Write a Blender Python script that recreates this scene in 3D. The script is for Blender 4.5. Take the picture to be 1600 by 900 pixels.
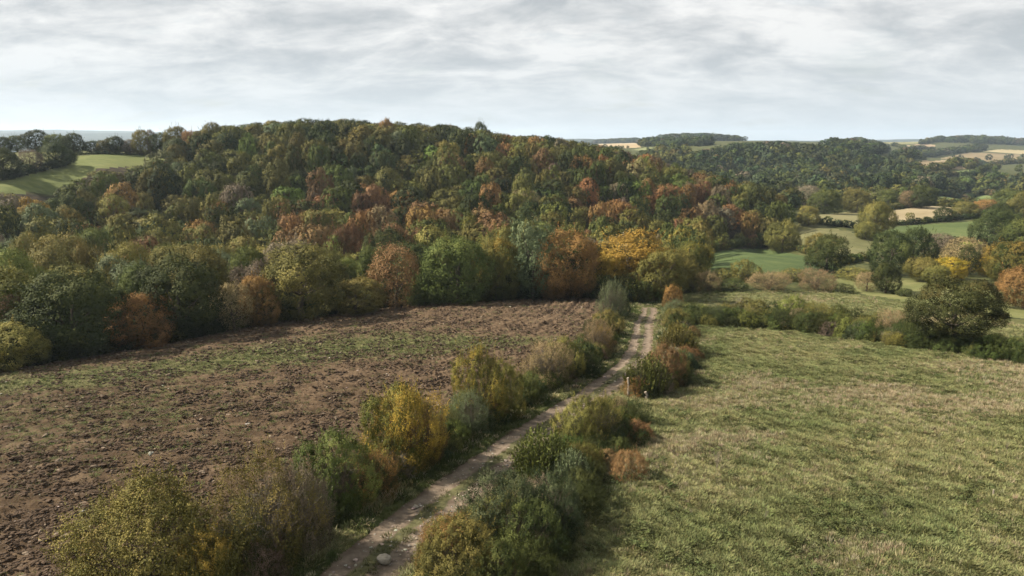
import bpy, math, random
import numpy as np
from mathutils import Vector, Matrix

S = bpy.context.scene
for o in list(bpy.data.objects): bpy.data.objects.remove(o)
# ---------------------------------------------------------------- camera
cam = bpy.data.cameras.new('camera'); camo = bpy.data.objects.new('camera', cam); S.collection.objects.link(camo)
camo.location = (0, 0, 16.0)
camo.rotation_euler = (math.radians(90) - math.atan((450 - 220) / 1066.7), 0, 0)
cam.sensor_width = 36.0; cam.lens = 36.0 * 1066.7 / 1600; cam.clip_start = .5; cam.clip_end = 20000
S.camera = camo
# ---------------------------------------------------------------- exposure
S.view_settings.view_transform = 'Standard'; S.view_settings.look = 'None'
S.view_settings.exposure = EXPOSURE = 1.5; S.view_settings.gamma = 1
S.cycles.max_bounces = 5; S.cycles.diffuse_bounces = 1; S.cycles.glossy_bounces = 1
S.cycles.transmission_bounces = 2; S.cycles.volume_bounces = 0; S.cycles.transparent_max_bounces = 4
S.cycles.use_denoising = True; S.cycles.denoiser = 'OPENIMAGEDENOISE'; S.cycles.denoising_input_passes = 'RGB_ALBEDO_NORMAL'; S.cycles.use_adaptive_sampling = True; S.cycles.adaptive_threshold = .008
S.cycles.sample_clamp_indirect = 4
# ---------------------------------------------------------------- sun and cloudy sky
SUN_EL = math.radians(38); SUN_DIR = Vector((-.985, .12, 0)).normalized() * math.cos(SUN_EL) + Vector((0, 0, math.sin(SUN_EL)))
sl = bpy.data.lights.new('sun', 'SUN'); sl.energy = 5.0; sl.angle = math.radians(1.2); sl.color = (1, .89, .74)
so = bpy.data.objects.new('sun', sl); S.collection.objects.link(so)
so.rotation_euler = (-SUN_DIR).to_track_quat('-Z', 'Y').to_euler(); so.location = (-300, 150, 300)

W = bpy.data.worlds.new('World'); S.world = W; W.use_nodes = True
nt = W.node_tree; nt.nodes.clear()
def N(t, **k):
    n = nt.nodes.new(t)
    for a, b in k.items():
        if a.startswith('i_'):
            key = a[2:]; n.inputs[int(key) if key.isdigit() else key].default_value = b
        else: setattr(n, a, b)
    return n
def L(a, b): nt.links.new(a, b)
def M(op, a, b=None, clamp=False):
    n = nt.nodes.new('ShaderNodeMath'); n.operation = op; n.use_clamp = clamp
    for i, v in enumerate((a, b)):
        if v is None: continue
        if isinstance(v, (int, float)): n.inputs[i].default_value = v
        else: nt.links.new(v, n.inputs[i])
    return n.outputs[0]
def RAMP(f, stops, interp='LINEAR'):
    n = nt.nodes.new('ShaderNodeValToRGB'); e = n.color_ramp.elements; n.color_ramp.interpolation = interp
    while len(e) < len(stops): e.new(.5)
    for i, (p, c) in enumerate(stops):
        e[i].position = p; e[i].color = (*c, 1) if len(c) == 3 else c
    if f is not None: nt.links.new(f, n.inputs[0])
    return n.outputs[0]
def MIX(f, a, b, mode='MIX'):
    n = nt.nodes.new('ShaderNodeMix'); n.data_type = 'RGBA'; n.blend_type = mode
    for i, v in ((0, f), (6, a), (7, b)):
        if isinstance(v, (int, float)): n.inputs[i].default_value = v
        elif isinstance(v, tuple): n.inputs[i].default_value = (*v, 1)
        else: nt.links.new(v, n.inputs[i])
    return n.outputs[2]
def NOISE(vec, scale, detail=4, rough=.55, dist=0.):
    n = nt.nodes.new('ShaderNodeTexNoise'); n.inputs['Scale'].default_value = scale; n.inputs['Detail'].default_value = detail
    n.inputs['Roughness'].default_value = rough; n.inputs['Distortion'].default_value = dist
    if vec is not None: nt.links.new(vec, n.inputs['Vector'])
    return n.outputs[0]

tc = N('ShaderNodeTexCoord'); sep = N('ShaderNodeSeparateXYZ'); L(tc.outputs['Generated'], sep.inputs[0])
zz = M('ADD', M('MAXIMUM', sep.outputs[2], 0), .27)
cmb = N('ShaderNodeCombineXYZ'); L(M('DIVIDE', sep.outputs[0], zz), cmb.inputs[0]); L(M('DIVIDE', sep.outputs[1], zz), cmb.inputs[1])
mp = N('ShaderNodeMapping'); mp.inputs['Scale'].default_value = (2.3, 3.3, 1); mp.inputs['Rotation'].default_value = (0, 0, .25); L(cmb.outputs[0], mp.inputs[0])
n1 = NOISE(mp.outputs[0], 1.0, 7, .60, .5); n2 = NOISE(mp.outputs[0], 3.4, 6, .62, .3)
mp3 = N('ShaderNodeMapping'); mp3.inputs['Location'].default_value = (3.1, 7.7, 0); L(mp.outputs[0], mp3.inputs[0])
n3 = NOISE(mp3.outputs[0], .36, 3, .5)
cl = M('ADD', M('MULTIPLY', n1, .62), M('ADD', M('MULTIPLY', n2, .22), M('MULTIPLY', n3, .16)))
cloud = RAMP(cl, [(.39, (.45, .48, .50)), (.46, (.57, .59, .60)), (.515, (.69, .70, .70)), (.58, (.82, .82, .81))])
# thin veil towards the horizon
hz = RAMP(sep.outputs[2], [(0.0, (1, 1, 1)), (.16, (0, 0, 0))], 'EASE')
cloud = MIX(M('MULTIPLY', hz, .75), cloud, (.61, .665, .70))
sky = N('ShaderNodeTexSky', sky_type='NISHITA', sun_disc=False, sun_elevation=SUN_EL, sun_rotation=math.atan2(SUN_DIR.x, SUN_DIR.y), air_density=1.2, dust_density=2.0)
b1 = N('ShaderNodeBackground'); L(sky.outputs[0], b1.inputs[0]); b1.inputs[1].default_value = .05
b2 = N('ShaderNodeBackground'); L(cloud, b2.inputs[0]); b2.inputs[1].default_value = .40
cov = RAMP(NOISE(mp3.outputs[0], .9, 5, .55), [(.30, (.72, .72, .72)), (.42, (1, 1, 1))])
mx = N('ShaderNodeMixShader'); L(cov, mx.inputs[0]); L(b1.outputs[0], mx.inputs[1]); L(b2.outputs[0], mx.inputs[2])
wo = N('ShaderNodeOutputWorld'); L(mx.outputs[0], wo.inputs[0])
# ---------------------------------------------------------------- terrain
# The land is a height function h(x, y): a smooth surface through surveyed points
# (image position + distance), plus small relief.
FPX = 1066.7; PITCH = math.atan((450 - 220) / FPX); CAMZ = 16.0
CP, SP = math.cos(PITCH), math.sin(PITCH)

def ray(px, py):
    a = (px - 800) / FPX; b = (450 - py) / FPX
    return np.array([a, CP + b * SP, -SP + b * CP])          # world direction

def at(px, py, Y):
    d = ray(px, py); t = Y / d[1]
    return np.array([d[0] * t, Y, CAMZ + d[2] * t])

def project(P):
    P = np.asarray(P, float); x, y, z = P[..., 0], P[..., 1], P[..., 2] - CAMZ
    zc = y * CP - z * SP; up = y * SP + z * CP
    return 800 + FPX * x / zc, 450 - FPX * up / zc, zc

G_PTS = [  # bare ground seen: px, py, Y
 (0,1150,None,0.0),(500,1150,None,0),(900,1150,None,0),(1300,1150,None,0.2),(1700,1150,None,.4),
 (0,880,None,.0),(300,880,None,0),(560,880,None,0),(900,880,None,0),(1300,880,None,.3),(1600,880,None,.6),
 (0,740,None,-.6),(300,740,None,-.6),(600,740,None,-.5),(760,740,None,-.5),(1000,740,None,-.3),(1300,740,None,0),(1600,740,None,.4),
 (0,640,None,-2.),(300,620,None,-2.2),(600,620,None,-2.2),(900,620,None,-2.),(1100,620,None,-1.7),(1350,620,None,-1.2),(1600,630,None,-.6),
 (0,577,None,-3.2),(270,534,None,-4.2),(450,500,None,-5),(700,472,None,-5.2),(930,467,None,-5.4),
 (1000,500,None,-4),(1010,480,None,-5),(1090,505,None,-3.6),(1430,537,None,-2.2),(1600,562,None,-1.4),
 (1080,458,106,None),(1250,457,106,None),(1400,475,94,None),(1560,515,73,None),(1600,500,80,None),(1600,470,98,None),
 (1110,421,128,None),(1160,394,168,None),(1270,411,146,None),(1330,443,119,None),(1430,447,114,None),(1550,458,105,None),
 (1250,352,215,None),(1360,378,190,None),(1310,396,168,None),(1310,338,250,None),(1380,343,250,None),(1515,336,268,None),
 (1440,323,300,None),(1400,355,225,None),(1540,346,240,None),(1500,376,200,None),(1600,400,170,None),(1600,350,235,None),
 (1300,319,350,None),(1240,330,290,None),(1250,301,430,None),(1490,310,400,None),(1600,318,380,None),(1440,300,440,None),
 (1450,258,880,None),(1430,250,860,None),(1520,247,980,None),(1600,243,1050,None),(1560,285,520,None),(1600,262,800,None),
 (1395,222,1400,None),(1450,229,1200,None),(1600,232,1300,None),(1530,222,1400,None),
 (960,228,800,None),(1030,233,700,None),(1000,230,760,None),(1060,222,1500,None),(1290,222,1500,None),(1240,221,1300,None),
 (30,284,165,None),(120,243,200,None),(250,240,215,None),(160,268,180,None),(230,250,205,None),(50,236,235,None),(180,237,240,None),(0,255,195,None),(0,240,228,None),
]
C_PTS = [  # tree tops of the woods seen: px, py, Y, tree height
 (340,200,216,8.5),(420,190,226,8.5),(500,185,232,8.5),(600,190,236,8.5),(700,197,242,8.5),(800,209,247,8.5),(880,215,252,8.5),(930,224,252,8.5),
 (1000,240,248,8.5),(1060,259,242,8.5),(1120,276,236,8.5),(1190,292,226,8.5),(1235,312,216,9),
 (40,312,140,8.5),(110,275,160,8.5),(100,310,140,8.5),(50,350,118,8.5),(50,420,92,8.5),(200,330,140,8.5),(200,390,105,8.5),(300,260,180,8.5),
 (400,260,183,8.5),(400,320,150,8.5),(400,385,112,8.5),(600,250,196,8.5),(600,320,158,8.5),(600,380,115,8.5),(800,260,206,8.5),(800,310,172,8.5),
 (800,365,122,8.5),(950,280,208,8.5),(950,330,174,8.5),(960,375,128,8.5),(1080,300,208,9),(1080,350,178,9),(1190,345,195,9),
 (1090,238,520,10),(1150,225,560,10),(1220,222,585,10),(1300,229,575,10),(1400,250,540,10),(1450,268,510,10),(1480,288,480,10),
 (1250,262,500,10),(1350,280,480,10),(1150,262,500,10),(1400,215,1500,10),(1340,215,1500,10),(1100,211,2000,10),(1160,216,1900,10),(1030,214,1900,10),(950,216,900,9),(1560,217,1500,9),
]
X_PTS = [  # beyond what is seen: azimuth, r, z
 (-.62,420,-9),(-.5,420,-6),(-.3,420,0),(-.1,420,2),(.08,420,4),(-.62,1000,-22),(-.4,1000,-22),(-.2,1000,-25),(-.05,1000,-10),
 (-.62,3000,-30),(-.4,3000,-30),(-.2,3000,-10),(0,3000,6),(.2,3000,6),(.4,3000,6),(.62,3000,6),(-.62,7000,90),(-.5,7000,86),(-.4,7000,72),(-.2,7000,30),(0,7000,20),(.2,7000,14),(.4,7000,12),(.62,7000,12),
 (-.62,9000,60),(-.3,9000,20),(0,9000,0),(.3,9000,-10),(.62,9000,-10),(-.8,30,0),(-.8,60,-3),(-.8,120,-2),(-.8,250,8),(.8,30,.5),(.8,60,0),(.8,120,-5),(.8,250,-9),(.8,600,-8),
 (-.8,8,0),(0,8,0),(.8,8,.3),
]
def _ctrl():
    rows = []
    for px, py, Y, z in G_PTS:
        if Y is None:
            d = ray(px, py); Y = d[1] * (z - CAMZ) / d[2]
        p = at(px, py, Y); rows.append((p[0], p[1], p[2]))
    for px, py, Y, t in C_PTS:
        p = at(px, py, Y); rows.append((p[0], p[1], p[2] - t))
    for a, r, z in X_PTS:
        rows.append((r * math.sin(a), r * math.cos(a), z))
    return np.array(rows)
def _uv(x, y):
    r = np.maximum(np.hypot(x, y), 7.0); th = np.arctan2(x, y)
    return np.clip(th, -.85, .85) * 2.2, np.log(r), th
CT = _ctrl(); _u, _v, _ = _uv(CT[:, 0], CT[:, 1])
def _phi(d2): return np.where(d2 > 1e-12, .5 * d2 * np.log(np.maximum(d2, 1e-12)), 0)
def _fit():
    n = len(CT); A = np.zeros((n + 3, n + 3))
    A[:n, :n] = _phi((_u[:, None] - _u) ** 2 + (_v[:, None] - _v) ** 2) + np.eye(n) * 2e-4
    A[:n, n] = 1; A[:n, n + 1] = _u; A[:n, n + 2] = _v; A[n:, :n] = A[:n, n:].T
    return np.linalg.solve(A, np.concatenate([CT[:, 2], [0, 0, 0]]))
_W = _fit()
def h(x, y):
    x = np.atleast_1d(np.asarray(x, float)); y = np.atleast_1d(np.asarray(y, float)); sh = np.broadcast(x, y).shape
    x, y = np.broadcast_to(x, sh).ravel(), np.broadcast_to(y, sh).ravel(); out = np.empty(x.size)
    for s in range(0, x.size, 40000):
        u, v, th = _uv(x[s:s + 40000], y[s:s + 40000])
        z = _phi((u[:, None] - _u) ** 2 + (v[:, None] - _v) ** 2) @ _W[:len(CT)] + _W[-3] + _W[-2] * u + _W[-1] * v
        k = np.clip((np.abs(th) - .85) / 1.4, 0, 1); k = k * k * (3 - 2 * k)
        out[s:s + 40000] = z * (1 - k)
    return out.reshape(sh)
_RY = np.exp(np.arange(math.log(9), math.log(4100), .006))
def hit(px, py, ymin=0):
    """first point of the land that the line of sight through (px, py) meets"""
    d = ray(px, py); Y = _RY[_RY > ymin]; t = Y / d[1]
    g = CAMZ + d[2] * t - h(d[0] * t, Y); i = np.argmax(g < 0)
    if not (g < 0).any(): return None
    a, b = Y[max(i - 1, 0)], Y[i]
    for _ in range(14):
        m = .5 * (a + b); tt = m / d[1]
        if CAMZ + d[2] * tt - h(d[0] * tt, m)[0] < 0: b = m
        else: a = m
    tt = b / d[1]; return np.array([d[0] * tt, b, h(d[0] * tt, b)[0]])

_rng = np.random.default_rng(7); _LAT = _rng.random((256, 256))
def vnoise(x, y):
    xi = np.floor(x).astype(int); yi = np.floor(y).astype(int); fx = x - xi; fy = y - yi
    fx = fx * fx * (3 - 2 * fx); fy = fy * fy * (3 - 2 * fy)
    g = lambda a, b: _LAT[a & 255, b & 255]
    return (g(xi, yi) * (1 - fx) + g(xi + 1, yi) * fx) * (1 - fy) + (g(xi, yi + 1) * (1 - fx) + g(xi + 1, yi + 1) * fx) * fy
def fbm(x, y, n=4):
    s = 0; a = .5
    for i in range(n): s = s + a * vnoise(x * 2 ** i + 17.3 * i, y * 2 ** i + 9.1 * i); a *= .5
    return s / (1 - .5 ** n)
# ---------------------------------------------------------------- materials
def new_mat(name):
    global nt
    m = bpy.data.materials.new(name); m.use_nodes = True; nt = m.node_tree; nt.nodes.clear()
    return m
ALB = .80      # all surface colours below are scaled by this
def finish(col, rough=.85, spec=.15, bump=None, bstr=.4, bdist=.1, trans=0.):
    if isinstance(col, tuple): col = tuple(ALB * q for q in col)
    else:
        k_ = N('ShaderNodeVectorMath', operation='SCALE'); L(col, k_.inputs[0]); k_.inputs['Scale'].default_value = ALB; col = k_.outputs[0]
    p = N('ShaderNodeBsdfPrincipled'); p.inputs['Roughness'].default_value = rough; p.inputs['Specular IOR Level'].default_value = spec
    if isinstance(col, tuple): p.inputs['Base Color'].default_value = (*col, 1)
    else: L(col, p.inputs['Base Color'])
    if bump is not None:
        b = N('ShaderNodeBump'); b.inputs['Strength'].default_value = bstr; b.inputs['Distance'].default_value = bdist
        L(bump, b.inputs['Height']); L(b.outputs[0], p.inputs['Normal'])
    o = N('ShaderNodeOutputMaterial'); out = p.outputs[0]
    if trans:
        t = N('ShaderNodeBsdfTranslucent')
        if isinstance(col, tuple): t.inputs[0].default_value = (*col, 1)
        else: L(col, t.inputs[0])
        x = N('ShaderNodeMixShader'); x.inputs[0].default_value = trans; L(out, x.inputs[1]); L(t.outputs[0], x.inputs[2]); out = x.outputs[0]
    L(out, o.inputs[0])
def ATTR(name, typ='GEOMETRY'):
    a = N('ShaderNodeAttribute'); a.attribute_name = name; a.attribute_type = typ; return a
def POS(scale=(1, 1, 1), rot=0.):
    g = N('ShaderNodeNewGeometry'); m = N('ShaderNodeMapping'); m.inputs['Scale'].default_value = scale; m.inputs['Rotation'].default_value = (0, 0, rot)
    L(g.outputs['Position'], m.inputs[0]); return m.outputs[0]

LEAF = {   # young leaf / main leaf / turned leaf
 'dark green':   ((.017, .025, .009), (.034, .044, .014), (.074, .082, .024)),
 'mid green':    ((.030, .041, .012), (.060, .074, .020), (.118, .124, .034)),
 'olive green':  ((.042, .046, .014), (.090, .086, .025), (.170, .148, .042)),
 'grey green':   ((.050, .065, .030), (.085, .105, .052), (.140, .155, .080)),
 'pale green':   ((.060, .085, .020), (.110, .140, .034), (.170, .190, .055)),
 'yellow olive': ((.060, .062, .016), (.118, .108, .030), (.205, .168, .052)),
 'golden':       ((.080, .066, .014), (.190, .130, .026), (.330, .215, .040)),
 'orange brown': ((.070, .052, .020), (.155, .092, .034), (.260, .150, .050)),
 'rust brown':   ((.060, .042, .020), (.128, .078, .036), (.195, .118, .055)),
 'russet':       ((.075, .062, .026), (.160, .092, .044), (.235, .125, .064)),
 'tan':          ((.080, .068, .030), (.170, .130, .066), (.270, .200, .110)),
 'grey brown':   ((.062, .052, .034), (.120, .098, .066), (.190, .155, .110)),
 'green gold':   ((.035, .050, .014), (.090, .086, .022), (.240, .165, .034)),
 'blue green':   ((.017, .027, .013), (.036, .050, .023), (.078, .092, .044)),
 'bronze green': ((.014, .019, .007), (.036, .042, .013), (.090, .078, .026)),
 'bright yellow':((.120, .115, .018), (.260, .200, .024), (.400, .290, .040)),
}
LM = {}
for k, (a, b, c) in LEAF.items():
    a, b, c = [tuple(1.40 * q for q in v) for v in (a, b, c)]
    m = new_mat('leaves ' + k); oi = N('ShaderNodeObjectInfo')
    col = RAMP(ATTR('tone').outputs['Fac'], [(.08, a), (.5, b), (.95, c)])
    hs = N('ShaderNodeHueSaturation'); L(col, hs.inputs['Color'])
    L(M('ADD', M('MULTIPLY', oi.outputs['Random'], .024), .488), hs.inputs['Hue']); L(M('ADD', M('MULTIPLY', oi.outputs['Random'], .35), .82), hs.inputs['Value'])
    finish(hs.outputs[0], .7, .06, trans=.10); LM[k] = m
m = new_mat('leaves of the mass'); t = ATTR('tint', 'INSTANCER')
k = N('ShaderNodeVectorMath', operation='SCALE'); L(t.outputs['Vector'], k.inputs[0]); L(M('ADD', M('MULTIPLY', ATTR('tone').outputs['Fac'], 1.5), .50), k.inputs['Scale'])
finish(k.outputs[0], .7, .06, trans=.10); M_MASS = m
m = new_mat('grass blades'); t = ATTR('tint', 'INSTANCER')
k = N('ShaderNodeVectorMath', operation='SCALE'); L(t.outputs['Vector'], k.inputs[0]); L(M('ADD', M('MULTIPLY', ATTR('tone').outputs['Fac'], .8), .45), k.inputs['Scale'])
finish(k.outputs[0], .8, .05, trans=.15); M_GRASS = m
m = new_mat('soil lumps'); t = ATTR('tint', 'INSTANCER'); p = POS()
finish(MIX(M('MULTIPLY', NOISE(p, 9, 3), .5), t.outputs['Vector'], (.02, .013, .008)), .95, .1); M_CLOD = m
m = new_mat('bark'); p = POS((3, 3, .7))
finish(MIX(NOISE(p, 2.5, 4), (.035, .028, .020), (.12, .10, .078)), .9, .1, NOISE(p, 5, 4), .6, .05); M_BARK = m
m = new_mat('pale twigs'); p = POS((2, 2, .7))
finish(MIX(NOISE(p, 2.5, 3), (.085, .070, .052), (.24, .205, .165)), .9, .1); M_TWIG = m
m = new_mat('weathered wood'); p = POS((8, 8, 1.5))
finish(MIX(NOISE(p, 4, 4), (.16, .13, .10), (.42, .37, .30)), .9, .1, NOISE(p, 8, 3), .5, .02); M_WOOD = m
m = new_mat('limestone'); p = POS()
finish(MIX(NOISE(p, 3, 5), (.16, .14, .105), (.36, .33, .27)), .9, .15, NOISE(p, 6, 5), .7, .06); M_STONE = m

def field_mat(name, dark, main, pale, scale=.25, straw=False, bump=.5):
    m = new_mat(name); p = POS(); p2 = POS((1, 2.2, 1), .5)
    n = M('ADD', M('MULTIPLY', NOISE(p, scale, 6, .6), .6), M('MULTIPLY', NOISE(p2, scale * 7, 4, .6), .4))
    c = RAMP(n, [(.36, dark), (.5, main), (.64, pale)])
    if straw: c = MIX(M('MULTIPLY', ATTR('straw').outputs['Fac'], .85), c, RAMP(NOISE(p, 1.4, 5, .65), [(.35, (.085, .066, .034)), (.65, (.21, .165, .088))]))
    finish(c, .9, .1, NOISE(p, 3.0, 5, .65), bump, .25); return m
m = new_mat('ground cover'); p = POS()
g = RAMP(NOISE(p, .35, 6, .6), [(.35, (.030, .038, .014)), (.52, (.062, .070, .024)), (.68, (.115, .110, .045))])
wd = RAMP(NOISE(p, .6, 5), [(.35, (.018, .016, .010)), (.65, (.060, .045, .026))])
finish(MIX(ATTR('wood').outputs['Fac'], g, wd), .92, .1, NOISE(p, 3, 5, .65), .6, .25); M_GROUND = m
m = new_mat('far wooded land'); p = POS((1, 1, 2))
finish(RAMP(NOISE(p, .012, 8, .7), [(.38, (.012, .020, .011)), (.55, (.028, .038, .019)), (.68, (.075, .076, .040))]), .95, .05, NOISE(p, .06, 5), .8, 8.); M_HILLS = m
m = new_mat('ploughed soil'); p = POS(); wv = ATTR('weed').outputs['Fac']
soil = RAMP(NOISE(p, .5, 8, .7), [(.32, (.038, .026, .015)), (.5, (.077, .052, .031)), (.66, (.132, .094, .058))])
soil = MIX(M('MULTIPLY', ATTR('dry').outputs['Fac'], .55), soil, (.150, .105, .066))
wn = RAMP(M('ADD', M('MULTIPLY', NOISE(p, 1.7, 6, .7), .62), M('MULTIPLY', wv, .40)), [(.42, (0, 0, 0)), (.55, (1, 1, 1))])
c = MIX(M('MULTIPLY', wn, .8), soil, RAMP(NOISE(p, 2.6, 4, .65), [(.38, (.072, .084, .030)), (.62, (.150, .150, .064))]))
finish(c, .95, .08, NOISE(p, 4.5, 6, .7), .9, .14); M_SOIL = m
m = new_mat('track earth'); p = POS(); ac = ATTR('across').outputs['Fac']
base = RAMP(NOISE(p, 1.1, 8, .7), [(.3, (.062, .044, .031)), (.5, (.120, .091, .066)), (.68, (.195, .155, .115))])
rut = RAMP(M('ABSOLUTE', ac), [(.12, (0, 0, 0)), (.36, (1, 1, 1)), (.62, (1, 1, 1)), (.95, (0, 0, 0))], 'EASE')
base = MIX(M('MULTIPLY', rut, .8), base, RAMP(NOISE(p, 2.2, 6, .65), [(.3, (.100, .077, .056)), (.7, (.235, .19, .145))]))
mid = RAMP(M('SUBTRACT', M('ADD', NOISE(p, .55, 6, .65), .22), M('MULTIPLY', M('ABSOLUTE', ac), 1.05)), [(.46, (0, 0, 0)), (.56, (1, 1, 1))])
edge = RAMP(M('ADD', M('ABSOLUTE', ac), M('MULTIPLY', NOISE(p, 1.0, 5, .65), .6)), [(1.02, (0, 0, 0)), (1.2, (1, 1, 1))])
grn = RAMP(NOISE(p, 2.4, 4), [(.35, (.04, .046, .018)), (.65, (.115, .115, .05))])
finish(MIX(M('MULTIPLY', M('MAXIMUM', mid, edge), .85), base, grn), .92, .1, NOISE(p, 5, 6, .7), .7, .08); M_TRACK = m
# ---------------------------------------------------------------- regions of the land
def world_poly(pts, ymin=0, dens=8):
    out = []
    for (x0, y0), (x1, y1) in zip(pts, pts[1:] + pts[:1]):
        for k in range(dens):
            q = hit(x0 + (x1 - x0) * k / dens, y0 + (y1 - y0) * k / dens, ymin)
            if q is not None: out.append(q[:2])
    return np.array(out)
def inside(poly, x, y):
    c = np.zeros(x.shape, bool); n = len(poly)
    sel = (x > poly[:, 0].min()) & (x < poly[:, 0].max()) & (y > poly[:, 1].min()) & (y < poly[:, 1].max())
    xs, ys = x[sel], y[sel]; k = np.zeros(xs.shape, bool); j = n - 1
    for i in range(n):
        xi, yi = poly[i]; xj, yj = poly[j]
        if yi != yj: k ^= ((yi > ys) != (yj > ys)) & (xs < (xj - xi) * (ys - yi) / (yj - yi) + xi)
        j = i
    c[sel] = k; return c
def seg_dist(line, x, y):
    """distance to a polyline, signed across it (right of travel positive)"""
    best = np.full(x.shape, 1e9); sg = np.zeros(x.shape)
    for a, b in zip(line[:-1], line[1:]):
        d = b - a; l2 = (d ** 2).sum(); t = np.clip(((x - a[0]) * d[0] + (y - a[1]) * d[1]) / l2, 0, 1)
        ex, ey = x - a[0] - t * d[0], y - a[1] - t * d[1]; D = np.hypot(ex, ey); s = np.sign(d[1] * ex - d[0] * ey)
        m = D < best; best = np.where(m, D, best); sg = np.where(m, s, sg)
    return best * sg
TR_PX = [((300,1160),(500,1160)),((428,960),(560,960)),((492,905),(606,905)),((545,860),(648,860)),((600,815),(692,815)),((675,767),(742,767)),((738,725),(790,725)),((800,680),(848,680)),
 ((860,642),(905,642)),((913,610),(953,610)),((950,583),(984,583)),((972,563),(1004,563)),((984,545),(1014,545)),((990,522),(1017,522)),((991,505),(1017,505)),((1001,495),(1019,495)),((1008,488),(1020,488)),((1010,480),(1018,480))]
TRK = []
for a, b in TR_PX:
    A, B = hit(*a), hit(*b); TRK.append([*(.5 * (A + B))[:2], .5 * np.linalg.norm((B - A)[:2])])
TRK = np.array(TRK); TLINE = TRK[:, :2]
TLINE = np.vstack([TLINE[0] + (TLINE[0] - TLINE[1]) * 6, TLINE])
print('track half widths', np.round(TRK[:, 2], 2))
TW = 1.65
def TWF(y): return np.interp(y, [20, 50, 78], [1.5, 1.28, .98])
PLOUGH = world_poly([(60,1300),(395,925),(470,800),(590,715),(705,655),(800,605),(860,560),(925,520),(948,490),(944,472),(925,466),(830,467),(700,472),(570,484),(450,500),(350,518),(270,534),(130,558),(0,576),(-250,618),(-700,720),(-1500,1300)])
FIELDS = [   # name, material, image outline, nearest distance
 ('grass_field', field_mat('pasture turf', (.060,.066,.026), (.108,.110,.046), (.160,.152,.074), .3, True), [(560,1300),(700,905),(800,830),(900,720),(985,640),(1000,608),(1060,592),(1078,550),(1074,506),(1120,503),(1250,512),(1430,540),(1600,566),(1800,600),(2600,1300)], 0),
 ('grass_field', field_mat('meadow turf', (.062,.068,.026), (.112,.116,.046), (.178,.168,.080), .16, True), [(1064,462),(1090,456),(1300,455),(1430,476),(1560,498),(1620,512),(1800,540),(1800,600),(1600,562),(1430,536),(1250,509),(1090,502),(1062,484)], 0),
 ('grass_field', field_mat('hollow turf', (.075,.085,.03), (.125,.135,.05), (.175,.17,.075), .12), [(1290,434),(1445,438),(1545,452),(1660,470),(1660,505),(1560,492),(1430,472),(1300,452)], 80),
 ('grass_field', field_mat('shaded turf', (.035,.058,.020), (.060,.088,.030), (.090,.115,.04), .10), [(1106,395),(1150,388),(1190,387),(1270,402),(1312,418),(1300,428),(1200,424),(1104,428)], 110),  # the shade on this meadow is put into its darker green
 ('grass_field', field_mat('bank turf', (.070,.074,.030), (.115,.116,.050), (.165,.155,.080), .06), [(1236,349),(1275,350),(1330,362),(1374,375),(1366,400),(1312,414),(1262,396),(1234,382)], 150),
 ('grass_field', field_mat('pale turf', (.115,.110,.05), (.17,.16,.075), (.21,.19,.10), .05), [(1262,337),(1340,329),(1350,350),(1290,349)], 220),
 ('stubble_field', field_mat('stubble', (.19,.155,.085), (.26,.215,.13), (.32,.27,.175), .05), [(1374,352),(1374,331),(1448,321),(1500,325),(1536,340),(1450,347)], 210),
 ('grass_field', field_mat('green turf', (.050,.072,.024), (.080,.108,.036), (.115,.135,.050), .06), [(1376,362),(1400,353),(1535,344),(1556,378),(1450,380)], 180),
 ('grass_field', field_mat('bright turf', (.075,.105,.035), (.12,.155,.055), (.15,.175,.07), .04), [(1452,308),(1530,303),(1640,312),(1640,326),(1470,319)], 330),
 ('stubble_field', field_mat('far stubble', (.17,.13,.075), (.24,.185,.11), (.29,.23,.14), .02), [(1424,253),(1500,247),(1514,263),(1440,266)], 450),
 ('stubble_field', field_mat('far brown field', (.14,.11,.06), (.19,.15,.085), (.24,.19,.11), .02), [(1468,247),(1512,237),(1592,241),(1584,253),(1530,256)], 700),
 ('stubble_field', field_mat('far straw', (.26,.22,.12), (.32,.27,.155), (.36,.31,.19), .02), [(1530,236),(1560,233),(1640,236),(1640,242),(1592,240)], 900),
 ('grass_field', field_mat('far green', (.10,.13,.05), (.14,.17,.065), (.17,.19,.08), .02), [(1484,267),(1530,264),(1524,273),(1494,273)], 500),
 ('stubble_field', field_mat('far fawn', (.20,.15,.09), (.26,.20,.12), (.30,.24,.15), .02), [(1560,277),(1640,268),(1640,282),(1575,284)], 450),
 ('stubble_field', field_mat('far pink stubble', (.24,.18,.12), (.30,.23,.15), (.34,.27,.19), .02), [(1415,227),(1440,224),(1461,226),(1455,232),(1425,232)], 900),
 ('grass_field', field_mat('far pale green', (.14,.14,.07), (.19,.185,.09), (.22,.21,.11), .02), [(1374,219),(1400,217),(1438,218),(1436,224),(1395,226),(1380,223)], 1000),
 ('stubble_field', field_mat('ridge straw', (.26,.20,.12), (.33,.26,.16), (.37,.30,.19), .02), [(930,225),(990,223),(1002,230),(960,232)], 600),
 ('grass_field', field_mat('ridge green', (.11,.13,.06), (.16,.175,.08), (.19,.20,.10), .02), [(986,234),(1012,229),(1064,236),(1040,239)], 500),
 ('grass_field', field_mat('hill turf', (.072,.090,.028), (.108,.128,.040), (.145,.155,.055), .05), [(-30,288),(25,277),(102,257),(106,245),(150,241),(252,239),(256,250),(228,257),(150,262),(112,288),(95,304),(50,298),(0,300)], 120),
 ('grass_field', field_mat('upper hill turf', (.085,.096,.036), (.125,.135,.05), (.165,.165,.07), .05), [(-40,243),(60,235),(165,235),(160,239),(108,242),(96,255),(30,268),(-40,276)], 150),
]
FP = [world_poly(f[2], f[3], 5) for f in FIELDS]

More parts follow.
